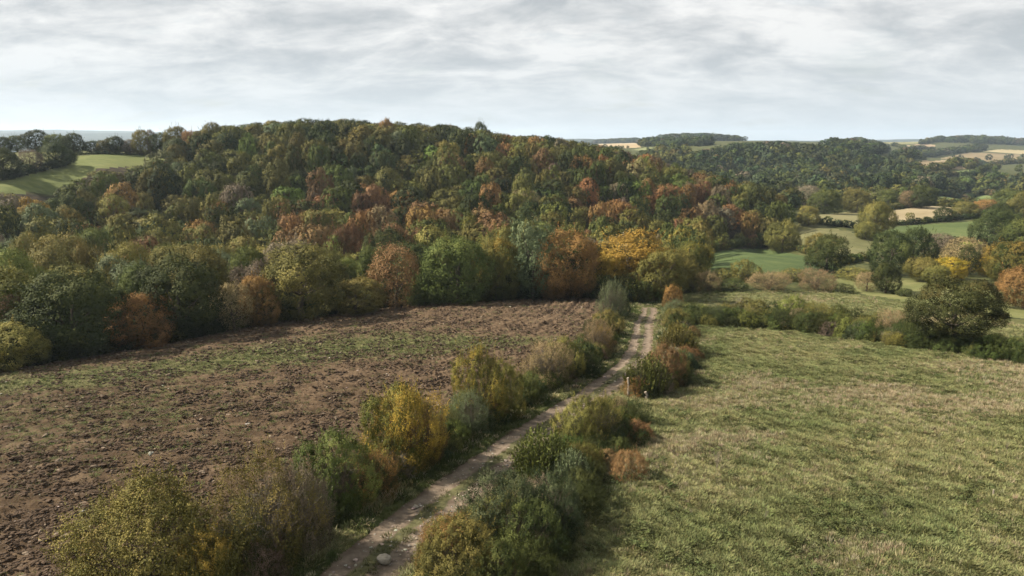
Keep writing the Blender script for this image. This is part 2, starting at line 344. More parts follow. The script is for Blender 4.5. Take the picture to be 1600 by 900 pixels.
# the land as one grid that gets coarser with distance, cut along the field boundaries
fine = np.linspace(-.72, .72, 760); side = np.linspace(.72, math.pi, 56)[1:]
TH = np.concatenate([-side[::-1], fine, side])
def geo(a, b, q): return np.exp(np.arange(math.log(a), math.log(b), q))
RR = np.concatenate([np.linspace(.5, 17, 26)[:-1], geo(17, 112, .0052), geo(112, 480, .009), geo(480, 1700, .012), geo(1700, 9100, .04), [9150]])
RG, TG = np.meshgrid(RR, TH, indexing='ij'); GX = RG * np.sin(TG); GY = RG * np.cos(TG)
GZ = h(GX, GY)
X, Y = GX.ravel(), GY.ravel()
near = RG.ravel() < 130
tr = np.full(X.shape, 99.); tr[near] = seg_dist(TLINE, X[near], Y[near])
wob = np.zeros(X.shape); wob[near] = (fbm(X[near] * .7, Y[near] * .7, 3) - .5) * .9
on_track = (np.abs(tr + wob * .5) < TWF(Y)) & (Y > -30) & (seg_dist(TLINE[-2:], X, Y) ** 2 >= 0)
plo = inside(PLOUGH, X, Y)
region = np.zeros(X.shape, int); region[plo] = 1
for i, P in enumerate(FP): region[inside(P, X, Y) & (region == 0)] = 3 + i
region[on_track] = 2
far = RG.ravel() > 1700
region[far & (region == 0)] = 99
Z = GZ.ravel().copy()
FUR_C = (-47.6, 96.0)
def soil_relief(x, y):
    rho = np.hypot(x - FUR_C[0], y - FUR_C[1]); ph = np.arctan2(y - FUR_C[1], x - FUR_C[0]) * 60
    w = (fbm(rho * .5, ph * .12, 3) - .5) * 2.2
    fur = np.sin((rho / 1.0 + w * .35) * 2 * math.pi)
    cl = fbm(rho * 2.6, ph * .55, 4) - .5; cl2 = fbm(rho * 7.0 + 40, ph * 2.6, 3) - .5
    deep = np.clip(fbm(rho * 1.5 + 9, ph * .16, 3) - .53, 0, 1); wide = np.exp(-((np.mod(rho + w * .5, 6.0) - 3) / .22) ** 2)
    return .080 * fur + .21 * cl + .21 * cl2 - .42 * deep - .15 * wide
def turf_relief(x, y):
    return 0.42 * (fbm(x * .8, y * .8, 4) - .5) + .24 * (fbm(x * 2.4, y * 2.4, 3) - .5)
def straw(x, y):
    s = fbm(x * .16 + 3, y * .22, 5); b = np.exp(-((y - 41 - .18 * x) / 5.5) ** 2) * np.clip((x - 6) / 10, 0, 1)
    return np.clip((s - .56) * 4.5 + 1.0 * b, 0, 1)
def weed(x, y):
    px, py, zc = project(np.stack([x, y, h(x, y)], -1))
    mid = np.interp(px, [-300, 0, 200, 400, 520, 620, 780, 900], [630, 602, 585, 557, 543, 540, 535, 530])
    wid = np.interp(px, [-300, 0, 300, 520, 640, 760, 900], [20, 19, 19, 21, 21, 11, 6])
    a = np.exp(-((py - mid) / wid) ** 2) * np.interp(px, [820, 900], [.8, .2]) * (.55 + .75 * fbm(x * .18, y * .18, 3))
    b = .30 * np.exp(-((py - mid - 60) / 60) ** 2) * np.interp(px, [250, 520], [1, .1])
    return np.clip(np.maximum(a, b), 0, 1)
k = region == 1; Z[k] += soil_relief(X[k], Y[k])
k = (region == 3) | (region == 4); Z[k] += turf_relief(X[k], Y[k])
k = region == 2; Z[k] += -.10 + .05 * (fbm(X[k] * 1.3, Y[k] * 1.3, 4) - .5) - .06 * np.exp(-((np.abs(tr[k] / TWF(Y[k])) - .5) / .2) ** 2)
k = (region == 0) & near; Z[k] += .25 * (fbm(X[k] * .8, Y[k] * .8, 4) - .5)
k = far; Z[k] += 50 * (fbm(X[k] / 900, Y[k] / 900, 5) - .5) * np.clip((RG.ravel()[k] - 1700) / 3000, 0, 1) * (Y[k] > 0)
WOOD_PX = [(-260,640,None),(0,577,None),(270,534,None),(450,500,None),(700,473,None),(930,467,None),(985,478,None),(1030,474,None),(1060,455,None),(1098,428,None),(1104,396,None),(1180,388,None),(1234,386,None),(1243,350,216),
  (1215,300,250),(1120,275,262),(1000,238,275),(800,215,280),(500,205,275),(300,225,262),(262,232,235),(252,250,None),(226,258,None),(150,263,None),(110,290,None),(94,306,None),(40,300,None),(-40,302,None),(-330,330,150)]
WOOD = np.array([(hit(a, b) if c is None else at(a, b, c))[:2] for a, b, c in WOOD_PX])
wood_at = inside(WOOD, X, Y).astype(float)
nr, nc = RG.shape
idx = np.arange(nr * nc).reshape(nr, nc)
Q = np.stack([idx[:-1, :-1], idx[:-1, 1:], idx[1:, 1:], idx[1:, :-1]], -1).reshape(-1, 4)[:, ::-1]
QR = np.median(np.sort(region[Q], axis=1)[:, 1:3], axis=1).astype(int); QR = region[Q[:, 0]]
STRAW = np.where(near, straw(X, Y), 0.)
WEED = np.zeros(X.shape); k = region == 1; WEED[k] = weed(X[k], Y[k])
DRY = np.zeros(X.shape); _a, _b, _c = project(np.stack([X, Y, Z], -1)); DRY[k] = np.clip(np.interp(_a[k], [150, 850], [0, 1]) + (fbm(X[k] * .3, Y[k] * .3, 3) - .5), 0, 1)
ACR = tr / TWF(Y)

def mesh_obj(name, V, F, mat=None, attrs=None, smooth=True, parent=None, coll=None, slot=True):
    me = bpy.data.meshes.new(name); F = np.asarray(F); n = F.shape[1]
    me.vertices.add(len(V)); me.vertices.foreach_set('co', np.asarray(V, np.float32).ravel())
    me.loops.add(F.size); me.loops.foreach_set('vertex_index', F.astype(np.int32).ravel())
    me.polygons.add(len(F)); me.polygons.foreach_set('loop_start', np.arange(0, F.size, n, dtype=np.int32))
    me.polygons.foreach_set('use_smooth', np.full(len(F), smooth))
    for an, (dom, val) in (attrs or {}).items():
        a = me.attributes.new(an, 'FLOAT', dom); a.data.foreach_set('value', np.asarray(val, np.float32))
    me.update(calc_edges=True); me.materials.append(mat)
    o = bpy.data.objects.new(name, me); (coll or S.collection).objects.link(o)
    if parent: o.parent = parent
    return o
def land(name, rid, mat, label=None):
    f = Q[QR == rid]
    if not len(f): print('empty region', name, rid); return
    u, inv = np.unique(f, return_inverse=True); f = inv.reshape(-1, 4)
    o = mesh_obj(name, np.stack([X[u], Y[u], Z[u]], -1), f, mat, {'straw': ('POINT', STRAW[u]), 'weed': ('POINT', WEED[u]), 'dry': ('POINT', DRY[u]), 'across': ('POINT', ACR[u]), 'wood': ('POINT', wood_at[u])})
    o['kind'] = 'structure'
    if label: o['label'] = label
    return o
land('ground', 0, M_GROUND); land('ploughed_field', 1, M_SOIL); land('dirt_path', 2, M_TRACK); land('hills', 99, M_HILLS)
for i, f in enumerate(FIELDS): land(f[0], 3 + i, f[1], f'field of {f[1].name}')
# ---------------------------------------------------------------- plant meshes
rs = np.random.default_rng(11)
def unit(v): return v / np.maximum(np.linalg.norm(v, axis=-1, keepdims=True), 1e-9)
def rdir(n, rg): return unit(rg.normal(size=(n, 3)))
def leaves(P, Nn, size, rg, aspect=.62, bend=.25):
    """one four-cornered leaf per point, facing Nn"""
    n = len(P); a = unit(np.cross(Nn, rdir(n, rg))); b = np.cross(Nn, a); s = np.broadcast_to(np.asarray(size), (n,))[:, None]
    V = np.stack([P - a * s, P + b * s * aspect + Nn * s * bend * .3, P + a * s, P - b * s * aspect + Nn * s * bend], 1).reshape(-1, 3)
    return V, np.arange(4 * n).reshape(n, 4)
def tube(path, rad, sides=6):
    path = np.asarray(path, float); n = len(path); rad = np.broadcast_to(rad, (n,)); d = unit(np.gradient(path, axis=0))
    ref = np.array([.31, .95, .05]); a = unit(np.cross(d, ref)); b = np.cross(d, a); t = np.arange(sides) / sides * 2 * math.pi
    V = (path[:, None] + rad[:, None, None] * (np.cos(t)[None, :, None] * a[:, None] + np.sin(t)[None, :, None] * b[:, None])).reshape(-1, 3)
    F = [(i * sides + j, i * sides + (j + 1) % sides, (i + 1) * sides + (j + 1) % sides, (i + 1) * sides + j) for i in range(n - 1) for j in range(sides)]
    return V, np.array(F)
def join(parts):
    Vs, Fs, o = [], [], 0
    for V, F in parts: Vs.append(V); Fs.append(F + o); o += len(V)
    return np.vstack(Vs), np.vstack(Fs)
def crown(seed, nl=16, nleaf=2600, size=.05, spread=(.36, .56), lr=(.26, .44), core=.60, zsq=1., bottom=-.75, clump=11, csize=.062, point=0., rough=.6, tonez=.18, zmin=.12, tv=(.17,.13,.10), low=-.45, sprigs=0):
    rg = np.random.default_rng(seed)
    d = rdir(nl, rg); d[:, 2] = np.where(d[:, 2] < low, -d[:, 2], d[:, 2]); d = unit(d + np.array([0, 0, .12]))
    C = d * rg.uniform(*spread, (nl, 1)) * np.array([1, 1, 1 + point]); R = rg.uniform(*lr, nl) * (1 - point * .6 * np.clip(C[:, 2], 0, 1))
    C = np.vstack([C, [0, 0, 0]]); R = np.append(R, core); LT = np.append(rg.normal(0, tv[0], nl), 0)
    PW = R ** 2; PW[-1] *= 2.2
    K = int(nleaf / clump * 2.6); li = rg.choice(len(R), K, p=PW / PW.sum())
    od = unit(C[li]); dd = unit(rdir(K, rg) + od * .55)
    p = C[li] + dd * (R[li] * rg.uniform(.80, 1.06, K))[:, None]
    D = np.linalg.norm(p[:, None] - C[None], axis=2) / R[None]; D[np.arange(K), li] = 9
    ok = (D.min(1) > .86) & (p[:, 2] > bottom); p, dd, li = p[ok], dd[ok], li[ok]
    m = max(1, nleaf // clump); p, dd, li = p[:m], dd[:m], li[:m]
    off = rg.normal(0, csize, (len(p), clump, 3)); P = (p[:, None] + off).reshape(-1, 3)
    nn = unit(np.repeat(dd, clump, 0) + off.reshape(-1, 3) / csize * .16 + rdir(len(P), rg) * rough)
    ct = rg.normal(0, tv[1], len(p))
    V, F = leaves(P, nn, size * rg.uniform(.6, 1.25, len(P)), rg)
    if sprigs:                                   # leafy shoots that stand out of the outline
        c_ = np.flatnonzero(p[:, 2] > -.05); c_ = rg.choice(c_, min(sprigs, len(c_)), replace=False); m_ = 34
        ax = unit(dd[c_] * .7 + np.array([0, 0, .9]) + rg.normal(0, .22, (len(c_), 3))); ln = rg.uniform(.10, .42, len(c_)) * rg.uniform(.5, 1, len(c_))
        t_ = rg.uniform(-.15, 1, (len(c_), m_)); q = p[c_][:, None] + ax[:, None] * (ln[:, None] * t_)[..., None] + rg.normal(0, .016, (len(c_), m_, 3)) * (1.3 - t_)[..., None]
        sz = np.full(len(P), size) if np.isscalar(size) else size; n0 = len(P); P = np.vstack([P, q.reshape(-1, 3)])
        e_ = unit(rdir(len(c_) * m_, rg) + np.repeat(dd[c_], m_, 0) * .6); V2, F2 = leaves(P[n0:], e_, size * rg.uniform(.6, 1.2, len(e_)), rg)
        F = np.vstack([F, F2 + len(V)]); V = np.vstack([V, V2]); li = np.append(li, np.zeros(0, int)); spt = np.repeat(LT[li[c_]] + rg.normal(.06, .12, len(c_)), m_)
    else: n0 = len(P); spt = np.zeros(0)
    lo, hi = np.percentile(P, 1, axis=0), np.percentile(P, 99, axis=0)
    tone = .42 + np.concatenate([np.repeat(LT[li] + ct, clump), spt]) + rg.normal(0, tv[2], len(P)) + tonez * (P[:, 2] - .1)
    ext = (hi - lo)[:2].max(); c = (hi + lo) / 2
    V[:, :2] = (V[:, :2] - c[:2]) / ext; V[:, 2] = zmin + (V[:, 2] - lo[2]) / (hi[2] - lo[2]) * (1 - zmin)
    return V, F, np.clip(tone, 0, 1)
def leaf_mesh(name, V, F, tone, mat=None):
    me = bpy.data.meshes.new(name); n = F.shape[1]
    me.vertices.add(len(V)); me.vertices.foreach_set('co', V.astype(np.float32).ravel())
    me.loops.add(F.size); me.loops.foreach_set('vertex_index', F.astype(np.int32).ravel())
    me.polygons.add(len(F)); me.polygons.foreach_set('loop_start', np.arange(0, F.size, n, dtype=np.int32))
    if tone is not None:
        a = me.attributes.new('tone', 'FLOAT', 'FACE'); a.data.foreach_set('value', tone.astype(np.float32))
    me.update(calc_edges=True); me.materials.append(mat); return me
def trunk_mesh(seed, top=.62, r=.032, limbs=6):
    rg = np.random.default_rng(seed); parts = []
    z = np.linspace(-.06, top, 7); path = np.stack([np.cumsum(rg.normal(0, .012, 7)), np.cumsum(rg.normal(0, .012, 7)), z], 1)
    parts.append(tube(path, np.linspace(r * 1.25, r * .35, 7), 8))
    for k in range(limbs):
        t0 = rg.uniform(.22, top * .85); b = np.array([np.interp(t0, z, path[:, 0]), np.interp(t0, z, path[:, 1]), t0])
        a = k * 2.4 + rg.uniform(-.4, .4); L_ = rg.uniform(.22, .36); u = np.linspace(0, 1, 5)[:, None]
        q = b + np.concatenate([np.cos(a) * u * L_, np.sin(a) * u * L_, (u ** 1.3) * rg.uniform(.12, .3)], 1) + rg.normal(0, .008, (5, 3)) * u
        parts.append(tube(q, np.linspace(r * .5, r * .12, 5), 5))
    V, F = join(parts); return leaf_mesh('trunk', V, F, None)
def twig_mesh(seed, n=60, spread=.42, rad=.006, split=3, z0=.0, up=1.):
    """a spray of branching bare stems from the base"""
    rg = np.random.default_rng(seed); parts = []
    for k in range(n):
        a = rg.uniform(0, 2 * math.pi); s = spread * math.sqrt(rg.uniform(.02, 1)); Hh = up * rg.uniform(.6, 1.) * (1 - .35 * (s / spread) ** 2)
        u = np.linspace(0, 1, 6)[:, None]
        q = np.concatenate([np.cos(a) * s * u ** 1.4, np.sin(a) * s * u ** 1.4, z0 + (Hh - z0) * u], 1) + np.cumsum(rg.normal(0, .012, (6, 3)), 0) * u
        parts.append(tube(q, np.linspace(rad, rad * .3, 6), 3))
        for j in range(split):
            i = rg.integers(2, 5); e = unit(rg.normal(size=3) + np.array([0, 0, .5]) + unit(q[i]) * .8) * rg.uniform(.08, .2)
            w = q[i] + e * np.linspace(0, 1, 4)[:, None] + rg.normal(0, .006, (4, 3)); parts.append(tube(w, np.linspace(rad * .5, rad * .2, 4), 3))
    V, F = join(parts); return leaf_mesh('stems', V, F, None)
def spiky(seed, n=330, leafs=26):
    """upright leafy shoots fanning from the base, like broom"""
    rg = np.random.default_rng(seed); P, A, T = [], [], []
    for k in range(n):
        a = rg.uniform(0, 2 * math.pi); s = math.sqrt(rg.uniform(0, 1)); Hh = (1 - .62 * s ** 2.2) * rg.uniform(.78, 1.04)
        u = np.sort(rg.uniform(.25, 1, leafs))[:, None]; r0 = .33 * s; r1 = .5 * s
        q = np.concatenate([np.cos(a) * (r0 + (r1 - r0) * u), np.sin(a) * (r0 + (r1 - r0) * u), u * Hh], 1) + rg.normal(0, .006, (leafs, 3))
        ax = unit(np.array([math.cos(a) * s * .45, math.sin(a) * s * .45, 1.]) + rg.normal(0, .38, (leafs, 3)))
        P.append(q); A.append(ax); T.append(.22 + .45 * u[:, 0] + rg.normal(0, .1) + rg.normal(0, .06, leafs))
    P, A, T = np.vstack(P), np.vstack(A), np.concatenate(T); b = unit(np.cross(A, rdir(len(P), rg))); s = rg.uniform(.016, .030, (len(P), 1))
    V = np.stack([P - A * s, P + b * s * .34, P + A * s * 1.2, P - b * s * .34], 1).reshape(-1, 3)
    return V, np.arange(4 * len(P)).reshape(-1, 4), np.clip(T, 0, 1)

def crown_set(n, seed, **k): return [leaf_mesh('crown', *crown(seed + i, **k)) for i in range(n)]
CR = {
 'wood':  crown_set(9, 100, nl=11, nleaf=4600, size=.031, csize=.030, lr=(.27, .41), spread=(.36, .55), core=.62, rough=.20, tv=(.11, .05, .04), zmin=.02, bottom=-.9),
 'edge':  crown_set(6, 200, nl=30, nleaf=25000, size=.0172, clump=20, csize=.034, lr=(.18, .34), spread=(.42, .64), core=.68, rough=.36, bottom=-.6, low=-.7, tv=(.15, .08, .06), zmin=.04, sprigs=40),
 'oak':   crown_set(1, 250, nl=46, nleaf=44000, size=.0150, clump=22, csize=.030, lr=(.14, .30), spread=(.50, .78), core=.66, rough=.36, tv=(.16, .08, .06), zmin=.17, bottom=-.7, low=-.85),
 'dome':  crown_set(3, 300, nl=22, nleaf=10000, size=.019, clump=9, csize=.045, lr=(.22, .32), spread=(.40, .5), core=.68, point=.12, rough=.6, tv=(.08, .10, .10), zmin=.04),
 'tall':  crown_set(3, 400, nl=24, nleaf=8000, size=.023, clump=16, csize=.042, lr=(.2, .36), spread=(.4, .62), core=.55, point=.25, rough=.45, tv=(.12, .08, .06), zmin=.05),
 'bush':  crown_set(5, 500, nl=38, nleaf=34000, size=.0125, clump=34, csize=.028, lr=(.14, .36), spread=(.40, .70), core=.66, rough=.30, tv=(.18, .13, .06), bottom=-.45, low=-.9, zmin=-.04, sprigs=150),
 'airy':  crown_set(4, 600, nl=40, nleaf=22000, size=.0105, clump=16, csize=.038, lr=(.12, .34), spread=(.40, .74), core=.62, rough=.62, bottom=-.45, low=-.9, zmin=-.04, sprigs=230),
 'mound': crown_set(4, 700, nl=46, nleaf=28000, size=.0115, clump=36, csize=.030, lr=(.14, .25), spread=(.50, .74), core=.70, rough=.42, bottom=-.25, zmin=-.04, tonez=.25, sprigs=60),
 'spiky': [leaf_mesh('crown', *spiky(800 + i)) for i in range(3)],
 'far':   crown_set(5, 900, nl=9, nleaf=900, size=.075, clump=8, csize=.05, lr=(.25, .38), rough=.3, tv=(.12, .05, .04), zmin=.0),
 'scrub': crown_set(4, 950, nl=14, nleaf=1500, size=.05, clump=8, csize=.06, bottom=-.5, zmin=-.05),
}
CR['bare'] = [twig_mesh(70 + i, 46, .46, .0065, 5, .12) for i in range(2)]
TRUNKS = [trunk_mesh(30 + i) for i in range(5)]
STEMS = [twig_mesh(50 + i, 70, .47, .0042, 3, -.02, .96) for i in range(4)]
BARESTEMS = [twig_mesh(60 + i, 120, .50, .0050, 5, -.02, 1.02) for i in range(3)]

LABELS = {}; ALL_TREES = []
def child(name, me, mat, root, rot, tag=None):
    o = bpy.data.objects.new(name, me); S.collection.objects.link(o); o.parent = root; o.rotation_euler = (0, 0, rot)
    o.material_slots[0].link = 'OBJECT'; o.material_slots[0].material = mat
    if tag: o['label'] = tag
    return o
PICK = random.Random(5)
def plant(kind, cat, label, group, base, w, hh, style, leafs, stems=None, rot=None, depth=None, tilt=0., second=None):
    e = bpy.data.objects.new(kind, None); S.collection.objects.link(e); e.empty_display_size = .3
    e.location = base; e.scale = (w, (depth or w), hh); e['label'] = label; e['category'] = cat; e.rotation_euler = (0, tilt, 0)
    if group: e['group'] = group
    r = PICK.uniform(0, 6.28) if rot is None else rot
    if depth and rot is None: r = PICK.choice([0, math.pi])
    if style == 'bare':
        child('branches', PICK.choice(CR['bare']), M_TWIG, e, r)
    else:
        child('crown' if cat == 'tree' else 'foliage', PICK.choice(CR[style]), LM[leafs], e, r)
        if second:
            child('foliage', PICK.choice(CR[second[0]]), LM[second[1]], e, r + 2, second[2] if len(second) > 2 else None)
    if cat == 'tree': child('trunk', PICK.choice(TRUNKS), M_BARK, e, r)
    elif stems == 'bare': child('stems', PICK.choice(BARESTEMS), M_TWIG, e, r)
    elif stems != 'none': child('stems', PICK.choice(STEMS), M_BARK, e, r)
    return e
def spot(cx, top, bot, wpx, Y=None, back=0.):
    """base point, width and height in metres of what fills this stretch of the picture"""
    if Y is None: P = hit(cx, bot); Y = P[1] + back
    d = ray(cx, bot); x = d[0] * Y / d[1]
    z = h(x, Y)[0]; t = at(cx, top, Y); zc = project(np.array([x, Y, z]))[2]
    return np.array([x, Y, z]), wpx / FPX * zc, max(t[2] - z, .4)

def skyline(line, jig=3.):
    xs = [q[0] for q in line]; ys = [q[1] for q in line]
    def cap(x, y, z, hh, low):
        """height kept under the tree line seen against what lies behind; 0 if too low to stand here"""
        u = project(np.array([x, y, z]))[0]; top = np.interp(u, xs, ys) + PICK.uniform(-.2, jig)
        zt = at(u, top, y)[2]; m_ = zt - z
        return hh if m_ > hh else (m_ if m_ > low else 0)
    return cap
CAP_WOOD = skyline([(-60,300),(50,302),(94,306),(112,290),(150,264),(226,258),(252,246),(262,214),(300,208),(340,198),(420,189),(500,184),(600,189),(700,195),(800,208),(880,212),(930,224),(1000,238),(1060,257),(1120,273),(1190,289),(1235,312),(1250,330)], 7)
CAP_HILL = skyline([(1000,250),(1060,242),(1090,235),(1150,223),(1220,220),(1300,227),(1400,247),(1450,264),(1500,290)], 2)
CAP_FAR = skyline([(-60,205),(800,216),(905,216),(930,211),(996,211),(1005,214),(1030,209),(1100,207),(1165,213),(1180,211),(1200,213),(1210,216),(1330,214),(1345,209),(1400,207),(1460,209),(1475,214),(1500,211),(1560,210),(1600,212)], 1.5)
# ---------------------------------------------------------------- trees one can point to
# (centre, top, bottom, width in the picture; distance or None for "stands where its foot is seen"; style; leaves; label)
EDGE = [
 (22,508,580,100,None,2,'edge','yellow olive','low yellow olive tree at the far left end of the field edge'),
 (38,462,560,62,66,0,'dome','tan','tan tree peering over the yellow olive one at the field\'s left edge'),
 (120,428,566,136,None,3.5,'edge','dark green','broad dark green oak at the left of the ploughed field edge'),
 (226,458,548,94,None,3,'edge','orange brown','orange tan tree between the two broad dark green oaks'),
 (208,402,500,96,84,0,'edge','grey green','grey green tree rising behind the gap between the two dark oaks'),
 (287,403,536,118,None,3.5,'edge','dark green','tall dark green oak beside the orange tan tree at the field edge'),
 (366,444,522,64,None,3,'dome','tan','fawn rounded tree just right of the tall dark oak'),
 (408,432,514,62,None,3,'edge','orange brown','small rusty tree left of the broad olive crown at the field edge'),
 (470,386,506,138,None,4,'edge','olive green','broad olive green tree with a billowing crown above the field edge'),
 (556,436,494,86,None,2.5,'edge','yellow olive','low yellowish scrub tree left of the russet dome'),
 (552,404,470,74,104,0,'edge','pale green','bright pale green crown behind the field edge, left of the russet dome'),
 (619,383,486,76,None,3.5,'dome','russet','russet dome shaped tree at the middle of the field edge'),
 (664,430,480,50,None,2.5,'edge','mid green','small green tree filling the gap right of the russet dome'),
 (714,372,478,112,None,4,'edge','mid green','full green tree right of the russet dome'),
 (776,374,474,72,None,4.5,'edge','green gold','green tree with gold tipped top beside the tall grey green one'),
 (831,342,474,70,None,5,'tall','grey green','tall grey green willow like tree at the right of the field edge'),
 (886,362,472,90,None,5,'edge','orange brown','orange brown tree between the tall grey green tree and the golden one'),
 (862,420,472,50,None,3,'edge','orange brown','low bright orange shrub tree at the foot of the orange brown tree'),
 (984,364,476,128,102,0,'edge','golden','great golden oak where the track enters the wood'),
 (945,392,470,74,98,0,'edge','golden','golden side crown left of the great golden oak'),
 (1052,390,462,66,108,0,'edge','yellow olive','olive tan tree on the right shoulder of the great golden oak'),
 (1082,378,446,58,118,0,'edge','green gold','dark green and gold tree at the wood corner by the shaded meadow'),
 (106,370,470,106,96,0,'edge','yellow olive','pale yellow tree standing out in the left of the wood'),
 (228,372,430,52,112,0,'wood','rust brown','rust brown crown behind the grey green tree, left part of the wood'),
 (330,440,500,56,80,0,'bare','tan','bare grey brown tree in the gap right of the tall dark oak'),
 (545,352,420,62,122,0,'edge','rust brown','brown crown with pale twigs above the pale green crown'),
 (605,352,420,86,124,0,'edge','rust brown','wide rust brown crown uphill of the russet dome'),
 (490,352,420,70,124,0,'wood','rust brown','rust brown crown above the broad olive tree'),
]
VALLEY = [
 (1221,345,394,50,None,0,'edge','olive green','olive tree at the wood\'s lower right corner beside the sloping bank field'),
 (1292,368,424,56,None,0,'edge','dark green','dark green tree with pale top between the shaded meadow and the bank'),
 (1282,366,400,46,None,0,'edge','yellow olive','pale olive crown leaning behind the dark tree above the shaded meadow'),
 (1388,362,430,62,None,0,'edge','dark green','left tree of the pair of dark green trees below the bank field'),
 (1425,356,420,52,None,0,'edge','dark green','rounded right tree of the dark green pair, below the green field'),
 (1384,412,458,44,None,0,'edge','dark green','round dark tree standing over the bright valley strip'),
 (1354,426,455,36,None,0,'dome','tan','pinkish grey bush tree left of the round dark valley tree'),
 (1440,402,440,50,None,0,'edge','yellow olive','olive yellow tree left of the bright yellow one in the valley'),
 (1484,402,436,46,None,0,'edge','bright yellow','bright yellow tree in the valley copse'),
 (1466,366,412,52,None,0,'dome','grey brown','nearly bare tan tree behind the valley copse'),
 (1506,372,428,62,None,0,'dome','tan','pale fawn rounded tree in the valley copse'),
 (1511,386,432,30,None,0,'tall','dark green','narrow dark conifer in front of the pale fawn tree'),
 (1543,400,432,40,None,0,'edge','bright yellow','yellow tree right of the narrow dark conifer'),
 (1574,377,446,70,None,0,'edge','green gold','green tree with golden top at the right side of the valley copse'),
 (1600,416,482,76,None,0,'edge','orange brown','rust and green tree at the right edge behind the big oak'),
 (1556,326,388,64,None,0,'edge','dark green','left of two big dark trees above the valley copse'),
 (1598,338,392,66,None,0,'edge','mid green','right of two big trees above the valley copse, at the picture edge'),
 (1462,415,444,40,None,0,'edge','olive green','low olive tree at the foot of the bright yellow tree'),
 (1366,315,366,46,None,0,'edge','yellow olive','olive gold tree between the two pale fields'),
 (1352,346,374,32,None,0,'edge','olive green','olive bush at the foot of the olive gold tree'),
 (1287,296,334,50,None,0,'edge','mid green','full green tree at the foot of the far wooded hill, left of the olive one'),
 (1336,296,332,44,None,0,'edge','olive green','olive tree at the foot of the far wooded hill'),
 (1262,322,352,34,None,0,'edge','yellow olive','small yellowish tree at the corner of the pale grass field'),
 (1258,290,330,44,None,0,'dome','grey brown','grey brown thicket tree by the right tip of the near wood'),
 (1440,290,325,38,None,0,'edge','dark green','solitary dark round tree above the stubble field'),
 (1418,298,325,24,None,0,'dome','tan','tan tree leaning on the dark round tree above the stubble field'),
 (1388,296,322,30,None,0,'edge','mid green','green tree above the left end of the stubble field'),
 (1475,324,346,28,None,0,'edge','dark green','dark tree in the hedge below the stubble field'),
 (1421,332,350,13,None,0,'wood','olive green','little olive tree in the hedge below the stubble field'),
 (1536,312,338,38,None,0,'edge','orange brown','orange olive tree at the right end of the stubble field'),
 (1508,315,340,40,None,0,'edge','olive green','dark olive tree at the right corner of the stubble field'),
 (1575,296,330,46,None,0,'edge','mid green','large green tree right of the bright green valley field'),
 (1598,300,340,40,None,0,'edge','olive green','olive tree at the picture edge above the green field'),
 (1560,318,346,36,None,0,'edge','dark green','dark bushy tree between the stubble field and the right edge'),
]
SADDLE = [
 (8,232,278,50,None,0,'edge','dark green','dark green tree at the far left of the hill field hedge'),
 (50,234,268,32,None,0,'dome','grey brown','brownish slim tree in the hill field hedge'),
 (88,224,262,44,None,0,'edge','dark green','round dark tree at the corner of the hill field'),
 (57,203,236,38,None,0,'edge','dark green','tallest round dark tree on the left skyline'),
 (28,212,237,30,None,0,'edge','mid green','skyline tree left of the tallest round dark tree'),
 (4,214,236,26,None,0,'edge','dark green','dark skyline tree at the extreme left of the picture'),
 (92,210,238,36,None,0,'edge','mid green','left tree of the skyline pair above the hill field'),
 (116,208,240,28,None,0,'edge','dark green','taller right tree of the skyline pair above the hill field'),
 (144,220,239,24,None,0,'edge','blue green','low dark tree between the skyline pairs'),
 (163,218,240,20,None,0,'edge','olive green','small olive tree on the skyline, above the hill field hedge'),
 (181,213,240,30,None,0,'edge','dark green','round dark green tree on the skyline over the hedge'),
 (204,218,241,24,None,0,'dome','grey brown','pale grey brown tree on the skyline beside the round dark one'),
 (222,203,242,28,None,0,'edge','yellow olive','tan skyline tree where the hedge meets the wood'),
 (240,203,243,18,None,0,'tall','grey brown','slender twiggy tree at the wood\'s left end'),
 (250,208,243,28,None,0,'edge','mid green','green rounded tree at the wood\'s left end'),
 (277,198,246,36,None,0,'edge','olive green','uneven olive tree on the skyline at the wood\'s left end'),
 (302,205,250,36,None,0,'edge','orange brown','orange tinged tree near the left end of the wood skyline'),
 (332,192,246,42,218,0,'edge','olive green','large olive crown where the wood skyline begins to rise'),
 (752,191,222,22,246,0,'edge','dark green','dark crown standing up from the wood skyline, right of its middle'),
 (604,186,220,26,238,0,'edge','orange brown','brown topped crown on the middle of the wood skyline'),
]
mark = []
def tree_rows(rows, group):
    for cx, top, bot, w, Y, back, st, lf, lab in rows:
        b, wm, hm = spot(cx, top, bot, w, Y, back)
        while Y is None and b[1] > 480: bot += 1; b, wm, hm = spot(cx, top, bot, w, Y, back)
        plant('tree', 'tree', lab, group, b, wm * 1.06, hm, st, lf); mark.append((b[0], b[1], wm / 2, lab, cx, top, w))
        if b[1] > 480: print('FAR TREE', lab, b)
tree_rows(EDGE, 'trees along the wood edge'); tree_rows(VALLEY, 'trees of the valley hedges and copses'); tree_rows(SADDLE, 'trees on the left skyline and hill field')
n_listed = len(mark)
# the big oak in the hedge
b, wm, hm = spot(1482, 436, 545, 132)
plant('tree', 'tree', 'big dark oak with bronze tinged top standing in the pasture hedge', None, b, wm * 1.05, hm, 'oak', 'bronze green')
mark.append((b[0], b[1], wm / 2, 'oak', 1482, 436, 132))
b, wm, hm = spot(1155, 454, 500, 34, None)
plant('tree', 'tree', 'thin bare tree with grey twigs rising from the pasture hedge', None, b, wm * 1.2, hm * 1.05, 'bare', 'tan')

